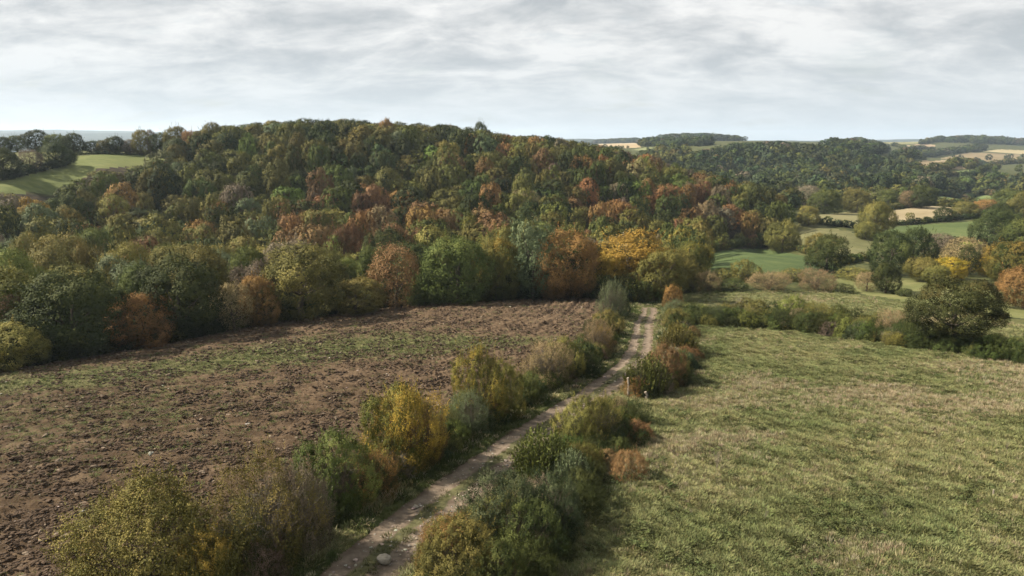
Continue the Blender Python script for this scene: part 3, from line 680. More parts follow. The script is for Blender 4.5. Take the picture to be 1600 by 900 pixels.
# ---------------------------------------------------------------- the hillside wood
rw = np.random.default_rng(23); cand = []
for gy in np.arange(52, 275, 6.0):
    for gx in np.arange(-225, 150, 7.3):
        cand.append((gx + rw.uniform(-1.9, 1.9) + (int(round((gy - 52) / 6.0)) % 2) * 3.6, gy + rw.uniform(-1.6, 1.6)))
cand = np.array(cand); cand = cand[inside(WOOD, cand[:, 0], cand[:, 1])]
cz = h(cand[:, 0], cand[:, 1]); px, py, zc = project(np.stack([cand[:, 0], cand[:, 1], cz + 6], -1))
vis = (px > -60) & (px < 1660) & (zc > 0)
PLC = np.vstack([PLOUGH, PLOUGH[:1]])
def near_line(poly, x, y): return np.abs(seg_dist(poly, x, y))
ok = vis & (near_line(PLC, cand[:, 0], cand[:, 1]) > 4.5)
for i, f in enumerate(FP):
    if len(f): ok &= ~inside(f, cand[:, 0], cand[:, 1])
    if i in (3, 4, 18) and len(f): ok &= near_line(np.vstack([f, f[:1]]), cand[:, 0], cand[:, 1]) > 2.2
ok &= np.abs(seg_dist(TLINE, cand[:, 0], cand[:, 1])) > 5
for m_ in mark: ok &= np.hypot(cand[:, 0] - m_[0], cand[:, 1] - m_[1]) > max(m_[2] * .85, 2.2)
cand, cz, px, py, zc = cand[ok], cz[ok], px[ok], py[ok], zc[ok]
order = np.argsort(zc); N_SOLO = 298 - n_listed - 2
TINT = {k: np.array(v[1]) for k, v in LEAF.items()}
def pick_leaf(x, y, u, v):
    """which leaves grow here: the lower middle and the right flank have turned, the upper left is still green"""
    turned = .9 * math.exp(-((v - 350) / 42) ** 2) * math.exp(-((u - 590) / 190) ** 2) + .85 * math.exp(-((v - 300) / 62) ** 2) * math.exp(-((u - 1000) / 215) ** 2) + .45 * math.exp(-((v - 270) / 30) ** 2) * math.exp(-((u - 740) / 60) ** 2)
    yel = .30 * math.exp(-((u - 130) / 150) ** 2) * math.exp(-((v - 320) / 60) ** 2)
    turned *= .12 + fbm(np.array([x * .05]), np.array([y * .05 + 4]), 3)[0]
    r = PICK.random()
    if r < turned * .78: return PICK.choice(['rust brown', 'rust brown', 'orange brown', 'russet', 'tan', 'orange brown', 'grey brown'])
    if r < turned * .78 + yel: return PICK.choice(['yellow olive', 'green gold', 'orange brown', 'golden', 'yellow olive'])
    return PICK.choices(['olive green', 'mid green', 'dark green', 'yellow olive', 'grey green', 'blue green', 'grey brown', 'pale green', 'orange brown', 'green gold'], [38, 22, 20, 10, 3.5, 2, 2.5, 1.5, 3, 2])[0]
LAND_X = [(120, 'broad dark oak'), (287, 'tall dark oak'), (470, 'broad olive tree'), (619, 'russet dome'), (714, 'full green tree'), (831, 'tall grey green tree'), (985, 'great golden oak'), (1160, 'shaded meadow'), (1235, 'bank field')]
seen_lab = {}; solo = []
for n_, i in enumerate(order):
    x, y = cand[i]; u, v, d_ = px[i], py[i], zc[i]
    lf = pick_leaf(x, y, u, v); w = PICK.uniform(5.6, 8.9) * (1 + .12 * (lf in ('olive green', 'dark green'))); hh = PICK.uniform(7.0, 11.6)
    if PICK.random() < .18: w *= .68; hh *= .82
    hh = CAP_WOOD(x, y, cz[i], hh, 3.6)
    if not hh: continue
    solo.append((i, lf, w, hh))
mass = []
for n_, (i, lf, w, hh) in enumerate(solo):
    x, y = cand[i]; base = (x, y, cz[i])
    if n_ >= N_SOLO: mass.append((base, w, hh, lf)); continue
    near_name = min(LAND_X, key=lambda q: abs(q[0] - px[i])); dx = px[i] - near_name[0]
    side_ = 'straight uphill of' if abs(dx) < 22 else ('uphill and left of' if dx < 0 else 'uphill and right of')
    tier = 'first rank' if zc[i] < 96 else 'second rank' if zc[i] < 107 else 'third rank' if zc[i] < 118 else 'fourth rank' if zc[i] < 130 else 'middle slope' if zc[i] < 145 else 'upper slope'
    sz = 'small ' if w < 5.8 else 'wide ' if w > 8.5 else ''
    lab = f'{sz}{lf} crown, {tier}, {side_} the {near_name[1]}'
    seen_lab.setdefault(lab, []).append((px[i], plant('tree', 'tree', lab, 'trees of the hillside wood', base, w, hh, 'edge' if zc[i] < 118 else 'wood', lf)))
for lab, rows in seen_lab.items():
    if len(rows) < 2: continue
    rows.sort(key=lambda q: q[0]); m_ = len(rows)
    words_ = ['leftmost', 'rightmost'] if m_ == 2 else ['leftmost'] + (['middle'] if m_ == 3 else ['second', 'third', 'fourth', 'fifth', 'sixth'][:m_ - 2]) + ['rightmost']
    for q, (_, o) in zip(words_, rows): o['label'] = q + ' ' + lab.replace(' of wood', '')
print('wood: single', min(N_SOLO, len(solo)), 'mass', len(mass))
# ---------------------------------------------------------------- masses nobody could count (instanced)
def source_coll(name, meshes, mat):
    c = bpy.data.collections.new(name)
    for i, me in enumerate(meshes):
        m2 = me.copy(); m2.materials.clear(); m2.materials.append(mat)
        o = bpy.data.objects.new(f'{name}_{i:02d}', m2); c.objects.link(o)
    return c
def scatter(name, P, rot, scale, tint, var, coll, label=None):
    P = np.asarray(P, np.float32); n = len(P); me = bpy.data.meshes.new(name)
    me.vertices.add(n); me.vertices.foreach_set('co', P.ravel())
    def at_(nm, ty, v):
        a = me.attributes.new(nm, ty, 'POINT'); a.data.foreach_set('vector' if ty == 'FLOAT_VECTOR' else 'value', np.ascontiguousarray(v).ravel())
    at_('rot', 'FLOAT_VECTOR', np.asarray(rot, np.float32)); at_('size', 'FLOAT_VECTOR', np.asarray(scale, np.float32))
    at_('tint', 'FLOAT_VECTOR', np.asarray(tint, np.float32)); at_('var', 'INT', np.asarray(var, np.int32))
    o = bpy.data.objects.new(name, me); S.collection.objects.link(o); o['kind'] = 'stuff'
    if label: o['label'] = label
    g = bpy.data.node_groups.new(name, 'GeometryNodeTree')
    g.interface.new_socket('Geometry', in_out='INPUT', socket_type='NodeSocketGeometry'); g.interface.new_socket('Geometry', in_out='OUTPUT', socket_type='NodeSocketGeometry')
    gi = g.nodes.new('NodeGroupInput'); go = g.nodes.new('NodeGroupOutput'); ins = g.nodes.new('GeometryNodeInstanceOnPoints'); ci = g.nodes.new('GeometryNodeCollectionInfo')
    ci.inputs['Collection'].default_value = coll; ci.inputs['Separate Children'].default_value = True; ci.inputs['Reset Children'].default_value = True
    def na(nm, ty):
        q = g.nodes.new('GeometryNodeInputNamedAttribute'); q.data_type = ty; q.inputs['Name'].default_value = nm; return q.outputs[0]
    k = g.links.new; k(gi.outputs[0], ins.inputs['Points']); k(ci.outputs[0], ins.inputs['Instance']); ins.inputs['Pick Instance'].default_value = True
    k(na('var', 'INT'), ins.inputs['Instance Index']); k(na('rot', 'FLOAT_VECTOR'), ins.inputs['Rotation']); k(na('size', 'FLOAT_VECTOR'), ins.inputs['Scale'])
    k(ins.outputs[0], go.inputs[0]); md = o.modifiers.new('scatter', 'NODES'); md.node_group = g
    return o
rm = np.random.default_rng(99)
def zrot(n): return np.stack([np.zeros(n), np.zeros(n), rm.uniform(0, 6.28, n)], 1)
def jit(t, n, v=.22, hue=.10): return np.asarray(t) * (1 + rm.uniform(-v, v, (n, 1))) * (1 + rm.uniform(-hue, hue, (n, 3)))
SRC_WOOD = source_coll('mass_crown', CR['wood'], M_MASS); SRC_FAR = source_coll('far_crown', CR['far'], M_MASS); SRC_SCRUB = source_coll('scrub_clump', CR['scrub'], M_MASS)
if mass:
    n = len(mass); scatter('hillside_woods', [q[0] for q in mass], zrot(n), [(q[1], q[1], q[2]) for q in mass], np.array([jit(TINT[q[3]], 1)[0] for q in mass]), rm.integers(0, 9, n), SRC_WOOD, 'mixed green and rust crowns of the upper hillside wood')
# undergrowth along the wood edge and in it
P, Sc, T = [], [], []
e0 = world_poly([(-120,602),(0,577),(130,558),(270,534),(350,518),(450,500),(570,484),(700,473),(830,467),(925,466),(985,474)], 0, 40)
e0 = e0[:-40]
for q in e0:
    for k in range(2):
        x, y = q[0] + rm.uniform(-.8, .8), q[1] + rm.uniform(.8, 4.2); s = rm.uniform(1.6, 3.2)
        P.append((x, y, h(x, y)[0] - .1)); Sc.append((s, s, s * rm.uniform(.7, 1.2))); T.append(jit(TINT[PICK.choice(['dark green', 'dark green', 'mid green', 'olive green', 'blue green'])] * .8, 1)[0])
e1 = world_poly([(985,474),(1030,474),(1060,456),(1098,428),(1104,396),(1180,388),(1236,386)], 0, 20)[:-20]
for q in e1:
    x, y = q[0] + rm.uniform(-2.5, .2), q[1] + rm.uniform(.6, 3); s = rm.uniform(1.8, 3.8)
    P.append((x, y, h(x, y)[0] - .1)); Sc.append((s, s, s * rm.uniform(.8, 1.3))); T.append(jit(TINT[PICK.choice(['dark green', 'mid green', 'olive green', 'rust brown'])], 1)[0])
n = len(P); scatter('undergrowth', P, zrot(n), Sc, T, rm.integers(0, 4, n), SRC_SCRUB, 'dark undergrowth along the foot of the wood')

# far wooded hill, far woods, hedgerows
def fill(poly_px, gap, w, hh, tints, wts, ymin=0, world=None, cap=None):
    A = world if world is not None else world_poly(poly_px, ymin, 6)
    if len(A) < 3: return []
    lo, hi = A.min(0), A.max(0); g = []
    for gy in np.arange(lo[1], hi[1], gap * .92):
        gx = np.arange(lo[0], hi[0], gap); g.append(np.stack([gx + rm.uniform(-.4, .4, len(gx)) * gap, gy + rm.uniform(-.4, .4, len(gx)) * gap], 1))
    g = np.vstack(g); g = g[inside(A, g[:, 0], g[:, 1])]
    z = h(g[:, 0], g[:, 1]); out = []
    for (x, y), zz_ in zip(g, z):
        s = rm.uniform(.8, 1.25); H_ = hh * s * rm.uniform(.85, 1.15); H_ = (cap or CAP_FAR)(x, y, zz_ - .3, H_, 2.5)
        if not H_: continue
        out.append(((x, y, zz_ - .3), (w * s, w * s, H_), jit(TINT[PICK.choices(tints, wts)[0]], 1, .25, .12)[0]))
    return out
GREENS = ['dark green', 'mid green', 'olive green', 'blue green', 'yellow olive', 'rust brown', 'grey brown', 'tan']; GW = [28, 24, 26, 12, 3, .4, 2, 1.2]
hill2 = np.array([at(a, b, c)[:2] for a, b, c in [(1060,255,470),(1085,236,545),(1150,226,590),(1220,222,612),(1300,229,600),(1400,250,562),(1460,268,530),(1500,292,470),(1470,306,420),(1400,318,395),(1330,316,372),(1250,322,352),(1215,318,330),(1150,290,380)]])
items = fill(None, 8.6, 11.0, 10.5, ['dark green', 'mid green', 'blue green', 'olive green', 'grey brown'], [40, 10, 40, 6, 2], world=hill2, cap=CAP_HILL)
n = len(items); scatter('far_hill_woods', [q[0] for q in items], zrot(n), [q[1] for q in items], [q[2] for q in items], rm.integers(0, 5, n), SRC_FAR, 'dark green woods covering the rounded hill across the valley')
items = []
def woodpatch(poly, gap=11, w=13, hh=11, ymin=400, t=GREENS, wt=GW): items.extend(fill(poly, gap, w, hh, t, wt, ymin))
def hedgerow(pts, gap, w, hh, ymin=0, t=GREENS, wt=GW, keep=1.):
    A = [hit(*p, ymin) for p in pts]
    for a, b in zip(A[:-1], A[1:]):
        if a is None or b is None or max(a[1], b[1]) > 1.9 * min(a[1], b[1]): continue
        for k in np.arange(0, np.linalg.norm(b - a), gap):
            if rm.random() > keep: continue
            q = a + (b - a) * k / np.linalg.norm(b - a) + np.append(rm.normal(0, .12 * gap, 2), 0); s = rm.uniform(.7, 1.35)
            items.append(((q[0], q[1], h(q[0], q[1])[0] - .2), (w * s, w * s, hh * s), jit(TINT[PICK.choices(t, wt)[0]], 1, .25, .12)[0]))
# ridge woods of the right horizon
DK = ['dark green', 'blue green', 'mid green', 'grey brown']; DW = [5, 4, 2, .6]
def row(pts, hpx, ymin=0, t=GREENS, wt=GW, keep=1., wide=1.25, step=.75):
    """a hedgerow as tall as hpx in the picture"""
    q = hit(*pts[len(pts) // 2], ymin)
    if q is None or q[1] > max(ymin * 3.2, 420): print('row skipped', pts, q); return
    hh = hpx / FPX * project(q)[2]; hedgerow(pts, hh * step, hh * wide, hh, ymin, t, wt, keep)
woodpatch([(1335,218),(1340,215),(1460,213),(1466,218)], 14, 17, 13, 900, DK, DW)
woodpatch([(1275,240),(1300,228),(1340,222),(1368,226),(1388,237),(1360,245),(1318,246)], 10, 12, 8, 620, DK, DW)
woodpatch([(1385,250),(1420,243),(1470,239),(1535,232),(1540,235),(1470,244),(1425,250),(1400,256)], 10, 12, 8, 620, DK, DW)
woodpatch([(1462,219),(1600,218),(1660,222),(1660,227),(1545,226),(1462,222)], 20, 17, 12, 900, DK, DW)
woodpatch([(1030,218),(1060,215),(1165,217),(1180,222),(1040,224)], 22, 22, 14, 1200, DK, DW)
woodpatch([(908,222),(930,220),(996,219),(1000,223),(930,224)], 10, 12, 9, 600, DK, DW)
woodpatch([(998,229),(1010,224),(1100,224),(1125,228),(1060,230)], 10, 10, 7, 600, DK, DW)
woodpatch([(1000,248),(1050,243),(1085,241),(1080,250),(1060,258),(1010,252)], 8, 10, 8, 400)
woodpatch([(1200,218),(1330,218),(1330,220),(1200,220)], 30, 22, 12, 1300, DK, DW)
woodpatch([(1444,304),(1484,296),(1530,286),(1600,284),(1640,300),(1540,304)], 8.5, 10, 7.5, 300)
row([(1420,266),(1470,270),(1530,260),(1600,255)], 8, 400); row([(1470,276),(1490,275),(1525,274),(1560,264)], 8, 400)
row([(1514,264),(1524,256)], 8, 400); row([(1395,228),(1415,233),(1460,233)], 5, 700); row([(1370,228),(1372,218)], 6, 800); row([(1440,226),(1470,221)], 6, 800); row([(1562,286),(1600,283),(1640,281)], 9, 350)
row([(930,231),(962,233),(990,231)], 5, 500, keep=.6); row([(1000,240),(1040,240),(1062,237)], 6, 400); row([(1405,251),(1424,258),(1440,265)], 8, 500)
for p_, s_ in [((1500,250),9),((1490,246),9),((1545,250),10),((1575,252),12),((1538,262),13),((1555,268),12),((1590,268),14),((1455,260),8),((1600,246),8),((1480,262),9),((1012,233),5),((1035,234),5),((962,231),5)]:
    row([p_, (p_[0] + .6, p_[1])], s_ * .75, 450, DK, DW, 1., 1.1)
# valley hedges
row([(1280,350),(1310,354),(1345,358)], 12, 150, DK, DW); row([(1376,352),(1450,348),(1538,341)], 8, 180, DK, DW); row([(1374,331),(1448,321),(1502,325)], 9, 230)
row([(1377,332),(1376,352)], 9, 170); row([(1450,381),(1500,380),(1556,380)], 9, 150); row([(1452,319),(1520,319),(1640,327)], 9, 280); row([(1448,307),(1530,302),(1600,309)], 8, 330)
row([(1312,414),(1366,402)], 10, 120); row([(1240,383),(1262,397),(1312,413)], 9, 130); row([(1430,475),(1560,495),(1660,510)], 14, 70, DK, DW, .6); row([(1510,337),(1560,346),(1610,353)], 12, 180)
woodpatch([(1205,312),(1250,316),(1330,314),(1400,314),(1450,306),(1450,311),(1400,319),(1300,324),(1262,328),(1236,332)], 7, 8, 7, 230)
woodpatch([(1450,410),(1556,404),(1660,398),(1660,432),(1540,428)], 6, 7, 4.2, 120)
# hill field hedges on the left
row([(-40,288),(25,277),(60,267),(104,257)], 13, 120, DK, DW); row([(104,256),(110,243)], 9, 150, DK, DW); row([(110,243),(150,241),(255,239)], 5, 150, DK, DW)
row([(-40,242),(60,236),(165,236),(215,238)], 10, 170, keep=.7)
# beyond the skyline on the left
for _ in range(240):
    a = rm.uniform(-.66, -.36); r = rm.uniform(380, 950); x, y = r * math.sin(a), r * math.cos(a); s = rm.uniform(10, 16)
    items.append(((x, y, h(x, y)[0] - 1), (s, s, s * .9), jit(TINT[PICK.choices(DK, DW)[0]], 1)[0]))
n = len(items); scatter('far_treeline', [q[0] for q in items], zrot(n), [q[1] for q in items], [q[2] for q in items], rm.integers(0, 5, n), SRC_FAR, 'hedgerows and woods of the far valley and ridges')
print('far trees', n)

# brambles and scrub that knit the bushes of the hedges together
SRC_BRUSH = source_coll('brush', CR['mound'][:2] + CR['airy'][:2], M_MASS)
P, Sc, T = [], [], []
def knit(line, n, wid, smin, smax, cols, w_):
    A = np.array([hit(*p) for p in line]); d = np.linalg.norm(np.diff(A, axis=0), axis=1); cum = np.append(0, np.cumsum(d))
    for _ in range(n):
        t = rm.uniform(0, cum[-1]); q = np.array([np.interp(t, cum, A[:, k]) for k in range(3)]); x, y = q[:2] + rm.normal(0, wid, 2)
        s = rm.uniform(smin, smax)
        if abs(seg_dist(TLINE, np.array([x]), np.array([y]))[0]) < TW + .35 + .5 * s: continue
        P.append((x, y, h(x, y)[0] - .1)); Sc.append((s, s, s * rm.uniform(.45, .85))); T.append(jit(TINT[PICK.choices(cols, w_)[0]], 1, .3, .12)[0])
C_ = ['dark green', 'mid green', 'olive green', 'blue green', 'rust brown', 'grey brown', 'yellow olive']  # mostly dark bramble tints that also hold the shade at the hedge foot
knit([(300,960),(395,885),(480,812),(565,760),(640,722),(712,688),(775,654),(838,618),(895,588),(938,560),(955,528),(970,505)], 420, .75, .9, 2.5, C_, [7, 4, 3, 2, .4, 1.2, .6])
knit([(720,960),(760,905),(815,850),(860,790),(900,740),(940,695),(975,660)], 210, .8, .9, 2.4, C_, [8, 4, 2, 3, .4, .6, .3])
knit([(1010,618),(1050,600),(1064,570),(1062,530),(1056,505)], 110, .6, .9, 2.1, C_, [5, 3, 3, 2, 1, 1, 1])
knit([(1060,505),(1120,506),(1180,509),(1250,515),(1340,527),(1430,541)], 260, .6, 1.4, 3.0, C_, [8, 4, 2, 1, .2, .6, 0]); knit([(1430,541),(1500,550),(1600,566),(1680,578)], 110, .5, 1.3, 2.5, C_, [8, 2, 0, 2, 0, 0, 0])
n = len(P); scatter('hedge_undergrowth', P, zrot(n), Sc, T, rm.integers(0, 4, n), SRC_BRUSH, 'brambles and scrub knitting the hedges together')
# ---------------------------------------------------------------- hedge bushes one can point to
BUSH = [ # centre, top, foot, width, style, leaves, stems, label, group
 (224,764,985,262,'bush','yellow olive',None,'large yellow green bush at the lower left corner, on the ploughed field edge',0),
 (300,850,990,120,'bush','green gold',None,'green bush tucked right of the large yellow green corner bush',0),
 (362,800,905,96,'bare','grey brown',None,'leafless grey twigs between the corner bush and the pale olive bush',0),
 (424,722,905,166,'airy','yellow olive','bare','pale olive feathery bush with grey stems beside the ploughed field',0),
 (486,735,880,96,'airy','grey brown','bare','brownish twiggy bush between the pale olive bush and the fresh green one',0),
 (524,682,812,140,'bush','mid green',None,'fresh green bush, third full one from the lower left',0),
 (588,712,790,86,'airy','orange brown',None,'low brownish orange bush at the foot of the golden topped bush',0),
 (634,610,748,134,'bush','green gold',None,'green bush with golden orange top in the track\'s left hedge',0),
 (686,640,742,72,'airy','rust brown','bare','dark brown twiggy bush leaning right of the golden topped bush',0),
 (742,612,688,66,'airy','grey green','bare','small grey olive bush with dry grass, left of the tall dark bush',0),
 (772,548,682,84,'bush','green gold',None,'tall dark green bush with yellow tips in the track\'s left hedge',0),
 (822,566,664,66,'bush','yellow olive',None,'yellow green bush right of the tall dark one',0),
 (868,536,614,82,'airy','tan','bare','tan feathery bush in the track\'s left hedge',0),
 (905,530,604,62,'bush','olive green',None,'olive bush right of the tan feathery one',0),
 (942,532,594,62,'bush','dark green',None,'dark green bush next to the bend of the track',0),
 (956,500,562,54,'airy','tan','bare','fawn bush with orange tint near the top of the left hedge',0),
 (962,486,528,48,'bush','yellow olive',None,'yellow green bush at the corner of the ploughed field',0),
 (938,512,552,40,'airy','golden',None,'small golden brown bush on the field side near the top of the left hedge',0),
 (976,440,506,52,'airy','grey green','bare','grey olive twiggy bush below the great golden oak',0),
 (992,462,498,34,'bush','dark green',None,'dark bush beside the track\'s entry to the wood',0),
 # right side of the track
 (712,830,960,140,'bush','olive green',None,'olive green bramble bush at the bottom edge, right of the track',1),
 (690,812,905,100,'mound','olive green',None,'olive bramble clump with rusty fern, at the track\'s lower right edge',1),
 (772,852,965,110,'mound','dark green',None,'dark bramble clump at the bottom edge, on the pasture side',1),
 (786,748,878,150,'mound','blue green',None,'broad dark bramble mound right of the track',1),
 (866,746,852,110,'mound','blue green',None,'right hand dark bramble mound, spilling onto the pasture',1),
 (842,666,768,108,'spiky','mid green',None,'spiky green broom bush right of the track',1),
 (892,700,780,70,'spiky','grey green',None,'dull trailing broom bush leaning toward the pasture',1),
 (902,620,706,92,'bush','olive green',None,'olive brown bush behind the spiky broom',1),
 (940,622,706,72,'airy','yellow olive','bare','yellowish olive twiggy bush at the pasture corner behind the broom',1),
 (968,620,668,34,'airy','tan','bare','tuft of dry fawn stems beside the track gap',1),
 (1010,552,622,78,'spiky','mid green',None,'spiky green bush in the upper right hedge of the track',1),
 (988,592,622,50,'airy','orange brown',None,'rusty fern clump by the pale stakes',1),
 (1042,540,606,62,'bush','rust brown',None,'dark reddish brown bush beside the upper spiky bush',1),
 (1058,556,600,44,'airy','olive green',None,'olive bush on the pasture side of the reddish brown one',1),
 (1040,500,562,60,'spiky','olive green',None,'olive willowy bush in the upper right hedge',1),
 (1056,482,512,40,'mound','olive green',None,'low olive bramble at the head of the pasture hedge',1),
 (1048,446,484,34,'bush','orange brown',None,'small rust red bush at the mouth of the wood',1),
 (1036,468,502,34,'airy','grey green',None,'pale grey green bush under the rust red one',1),
 (735,800,880,100,'mound','dark green',None,'dark bramble clump between the broad mound and the track',1),
 (830,790,900,120,'mound','dark green',None,'dark bramble clump below the broad mound, on the pasture side',1),
 # hedge across the pastures
 (1086,476,506,60,'mound','dark green',None,'dark bramble mound at the left end of the pasture hedge',2),
 (1116,484,506,50,'mound','grey green',None,'low dark bramble right of the first mound in the pasture hedge',2),
 (1140,476,506,44,'bush','olive green',None,'olive bush at the foot of the thin bare tree',2),
 (1184,470,510,60,'bush','olive green',None,'olive hedge bush just right of the thin bare tree',2),
 (1216,474,513,48,'bush','dark green',None,'dark hedge bush left of the yellow green one',2),
 (1246,464,516,50,'bush','pale green',None,'tall yellow green bush in the pasture hedge',2),
 (1282,474,520,52,'airy','olive green',None,'olive brown hedge bush right of the yellow green one',2),
 (1308,478,522,44,'bush','mid green',None,'green hedge bush left of the bronze tinged one',2),
 (1336,482,527,54,'bush','bronze green',None,'bronze tinged bush in the middle of the pasture hedge',2),
 (1366,490,532,48,'bush','olive green',None,'olive hedge bush right of the bronze tinged one',2),
 (1396,486,536,46,'airy','tan','bare','fawn and green hedge bush left of the big oak',2),
 (1420,500,540,44,'bush','dark green',None,'dark hedge bush touching the big oak on its left',2),
 (1448,518,546,40,'mound','dark green',None,'low dark bush under the left side of the big oak',2),
 (1530,520,556,54,'mound','dark green',None,'dark low hedge mound under the right side of the big oak',2),
 (1566,524,562,54,'mound','dark green',None,'dark hedge mound in shade, second right of the big oak',2),
 (1602,528,568,56,'mound','dark green',None,'dark hedge mound at the right picture edge',2),
 (1640,532,574,56,'mound','mid green',None,'hedge mound just past the right picture edge',2),
 # row beyond the meadow
 (1084,428,458,34,'mound','olive green',None,'olive scrub bush at the left end of the row beyond the meadow',3),
 (1110,424,458,42,'airy','tan',None,'tan scrub bush near the left end of the row beyond the meadow',3),
 (1134,420,440,40,'mound','olive green',None,'low olive scrub behind the tan bush',3),
 (1168,407,442,44,'bush','olive green',None,'rounded olive bush standing above the row beyond the meadow',3),
 (1150,436,456,44,'mound','dark green',None,'low dark scrub in the row beyond the meadow',3),
 (1206,424,457,66,'airy','tan',None,'wide tan bush, left of the two large fawn bushes beyond the meadow',3),
 (1240,420,440,44,'mound','olive green',None,'olive scrub between and behind the two fawn bushes',3),
 (1280,421,457,58,'airy','tan',None,'pinkish fawn bush, right of the two large ones beyond the meadow',3),
 (1320,444,459,40,'mound','dark green',None,'low dark hedge bush at the right end of the row beyond the meadow',3),
 (1416,451,464,26,'bush','dark green',None,'small round dark bush alone on the bright valley strip',3),
 (1536,458,478,44,'mound','dark green',None,'dark scrub behind the right shoulder of the big oak',3),
 (1344,420,440,54,'mound','olive green',None,'dark olive scrub above the bright valley strip',3),
]
GN = ['hedge bushes left of the track', 'hedge bushes right of the track', 'bushes of the pasture hedge', 'scrub row beyond the meadow']
FERN = {672: ('rust brown',), 852: ('orange brown',)}
for cx, top, foot, w, st, lf, stems, lab, gi in BUSH:
    if cx > 1620: continue
    b, wm, hm = spot(cx, top, foot - .06 * (foot - top), w)
    dpt = wm * (1.0 if gi < 2 else 1.15)
    b = b + np.array([0, dpt * .22, 0]); b[2] = h(b[0], b[1])[0]
    if gi < 2:
        sd = float(seg_dist(TLINE, b[:1], b[1:2])[0]); lack = TW + .35 + .44 * wm - abs(sd)
        if lack > 0:
            nx_ = float(seg_dist(TLINE, b[:1] + .2, b[1:2])[0]) - sd; ny_ = float(seg_dist(TLINE, b[:1], b[1:2] + .2)[0]) - sd; g_ = np.array([nx_, ny_, 0]) / (math.hypot(nx_, ny_) + 1e-9)
            b = b + g_ * np.sign(sd) * min(lack, 1.6); b[2] = h(b[0], b[1])[0]
    hm = max(at(cx, top, b[1])[2] - b[2], .5)
    plant('bush', 'bush', lab, GN[gi], b, wm * 1.02, hm * 1.03, st, lf, stems=stems, depth=dpt * 1.02,
          second={690: ('airy', 'orange brown', 'rusty dead fern'), 634: ('airy', 'golden', 'golden turned leaves'), 224: ('airy', 'yellow olive')}.get(cx))
print('bush widths', )
# ---------------------------------------------------------------- small things
def prop(name, cat, label, base, group=None):
    e = bpy.data.objects.new(name, None); S.collection.objects.link(e); e.location = base; e.empty_display_size = .2
    e['label'] = label; e['category'] = cat
    if group: e['group'] = group
    return e
def rock_mesh(seed, sub=24, flat=.6):
    rg = np.random.default_rng(seed); import bmesh
    bm = bmesh.new(); bmesh.ops.create_icosphere(bm, subdivisions=3, radius=.5); me = bpy.data.meshes.new('rock')
    k = rg.normal(size=(7, 3)); k /= np.linalg.norm(k, axis=1)[:, None]; lim = rg.uniform(.30, .46, 7)
    for v in bm.verts:
        p = np.array(v.co); 
        for q, l in zip(k, lim):
            d = p @ q
            if d > l: p = p - q * (d - l) * .85
        p = p * (1 + .05 * rg.normal()); v.co = (p[0], p[1], p[2] * flat)
    bm.to_mesh(me); bm.free(); me.materials.append(M_STONE); return me
b, wm, hm = spot(600, 852, 874, 26)
e = prop('boulder', 'stone', 'pale limestone boulder set in the grass strip of the track', b); o = bpy.data.objects.new('stone', rock_mesh(3)); S.collection.objects.link(o); o.parent = e; o.scale = (wm, wm * .8, wm * .9)
for cx, top, foot, wd, lab in [(981, 590, 619, 4, 'taller pale wooden stake by the rusty fern clump'), (994, 592, 614, 3.4, 'thinner pale stake right of the taller one'), (1009, 612, 624, 5, 'short pale stump of a stake beside the fern clump'),
   (1551, 767, 778, 2.6, 'small pale stake in the pasture at the right'), (770, 825, 868, 3, 'pale forked stick standing in the bramble mound'), (776, 846, 862, 4, 'short pale broken branch in the bramble mound')]:
    b, wm, hm = spot(cx, top, foot, wd)
    e = prop('stake', 'stake', lab, b, 'stakes and sticks'); V, F = tube([(0, 0, -.15), (wm * .3, .02, hm * .5), (-wm * .2, .0, hm)], [wm * .55, wm * .5, wm * .42], 7)
    n_ = len(V); V = np.vstack([V, [(-wm * .2, 0, hm + .02)]]); top_f = [[14 + j, 14 + (j + 1) % 7, n_, n_] for j in range(7)]
    me = bpy.data.meshes.new('post'); me.from_pydata(V.tolist(), [], [list(f) for f in F] + [f[:3] for f in top_f]); me.materials.append(M_WOOD if cx != 611 else M_BARK)
    o = bpy.data.objects.new('post', me); S.collection.objects.link(o); o.parent = e
# dry weed stalks in the pasture
wm_ = [twig_mesh(90 + i, 14, .42, .007, 6, 0, 1.) for i in range(3)]
for k, (cx, top, foot, w, lab) in enumerate([(1120, 688, 734, 26, 'pale dead weed with branching stalk in the left of the pasture'), (1195, 784, 812, 16, 'dead weed stalk in the middle of the near pasture'), (1314, 832, 856, 18, 'pale seed headed weed near the bottom of the pasture'),
    (1572, 678, 706, 9, 'single straw coloured stalk at the right of the pasture'), (1382, 782, 812, 20, 'dry weed with pale heads, right of the middle stalk'), (1080, 796, 806, 20, 'fallen pale branch lying in the pasture'), (1268, 884, 902, 12, 'pale weed head at the bottom edge of the pasture')]):
    b, wm, hm = spot(cx, top, foot, w); e = prop('dry_weed', 'weed', lab, b, 'dead weeds in the pasture'); e.scale = (wm, wm, hm); child('stalk', wm_[k % 3], M_TWIG, e, k * 1.3)
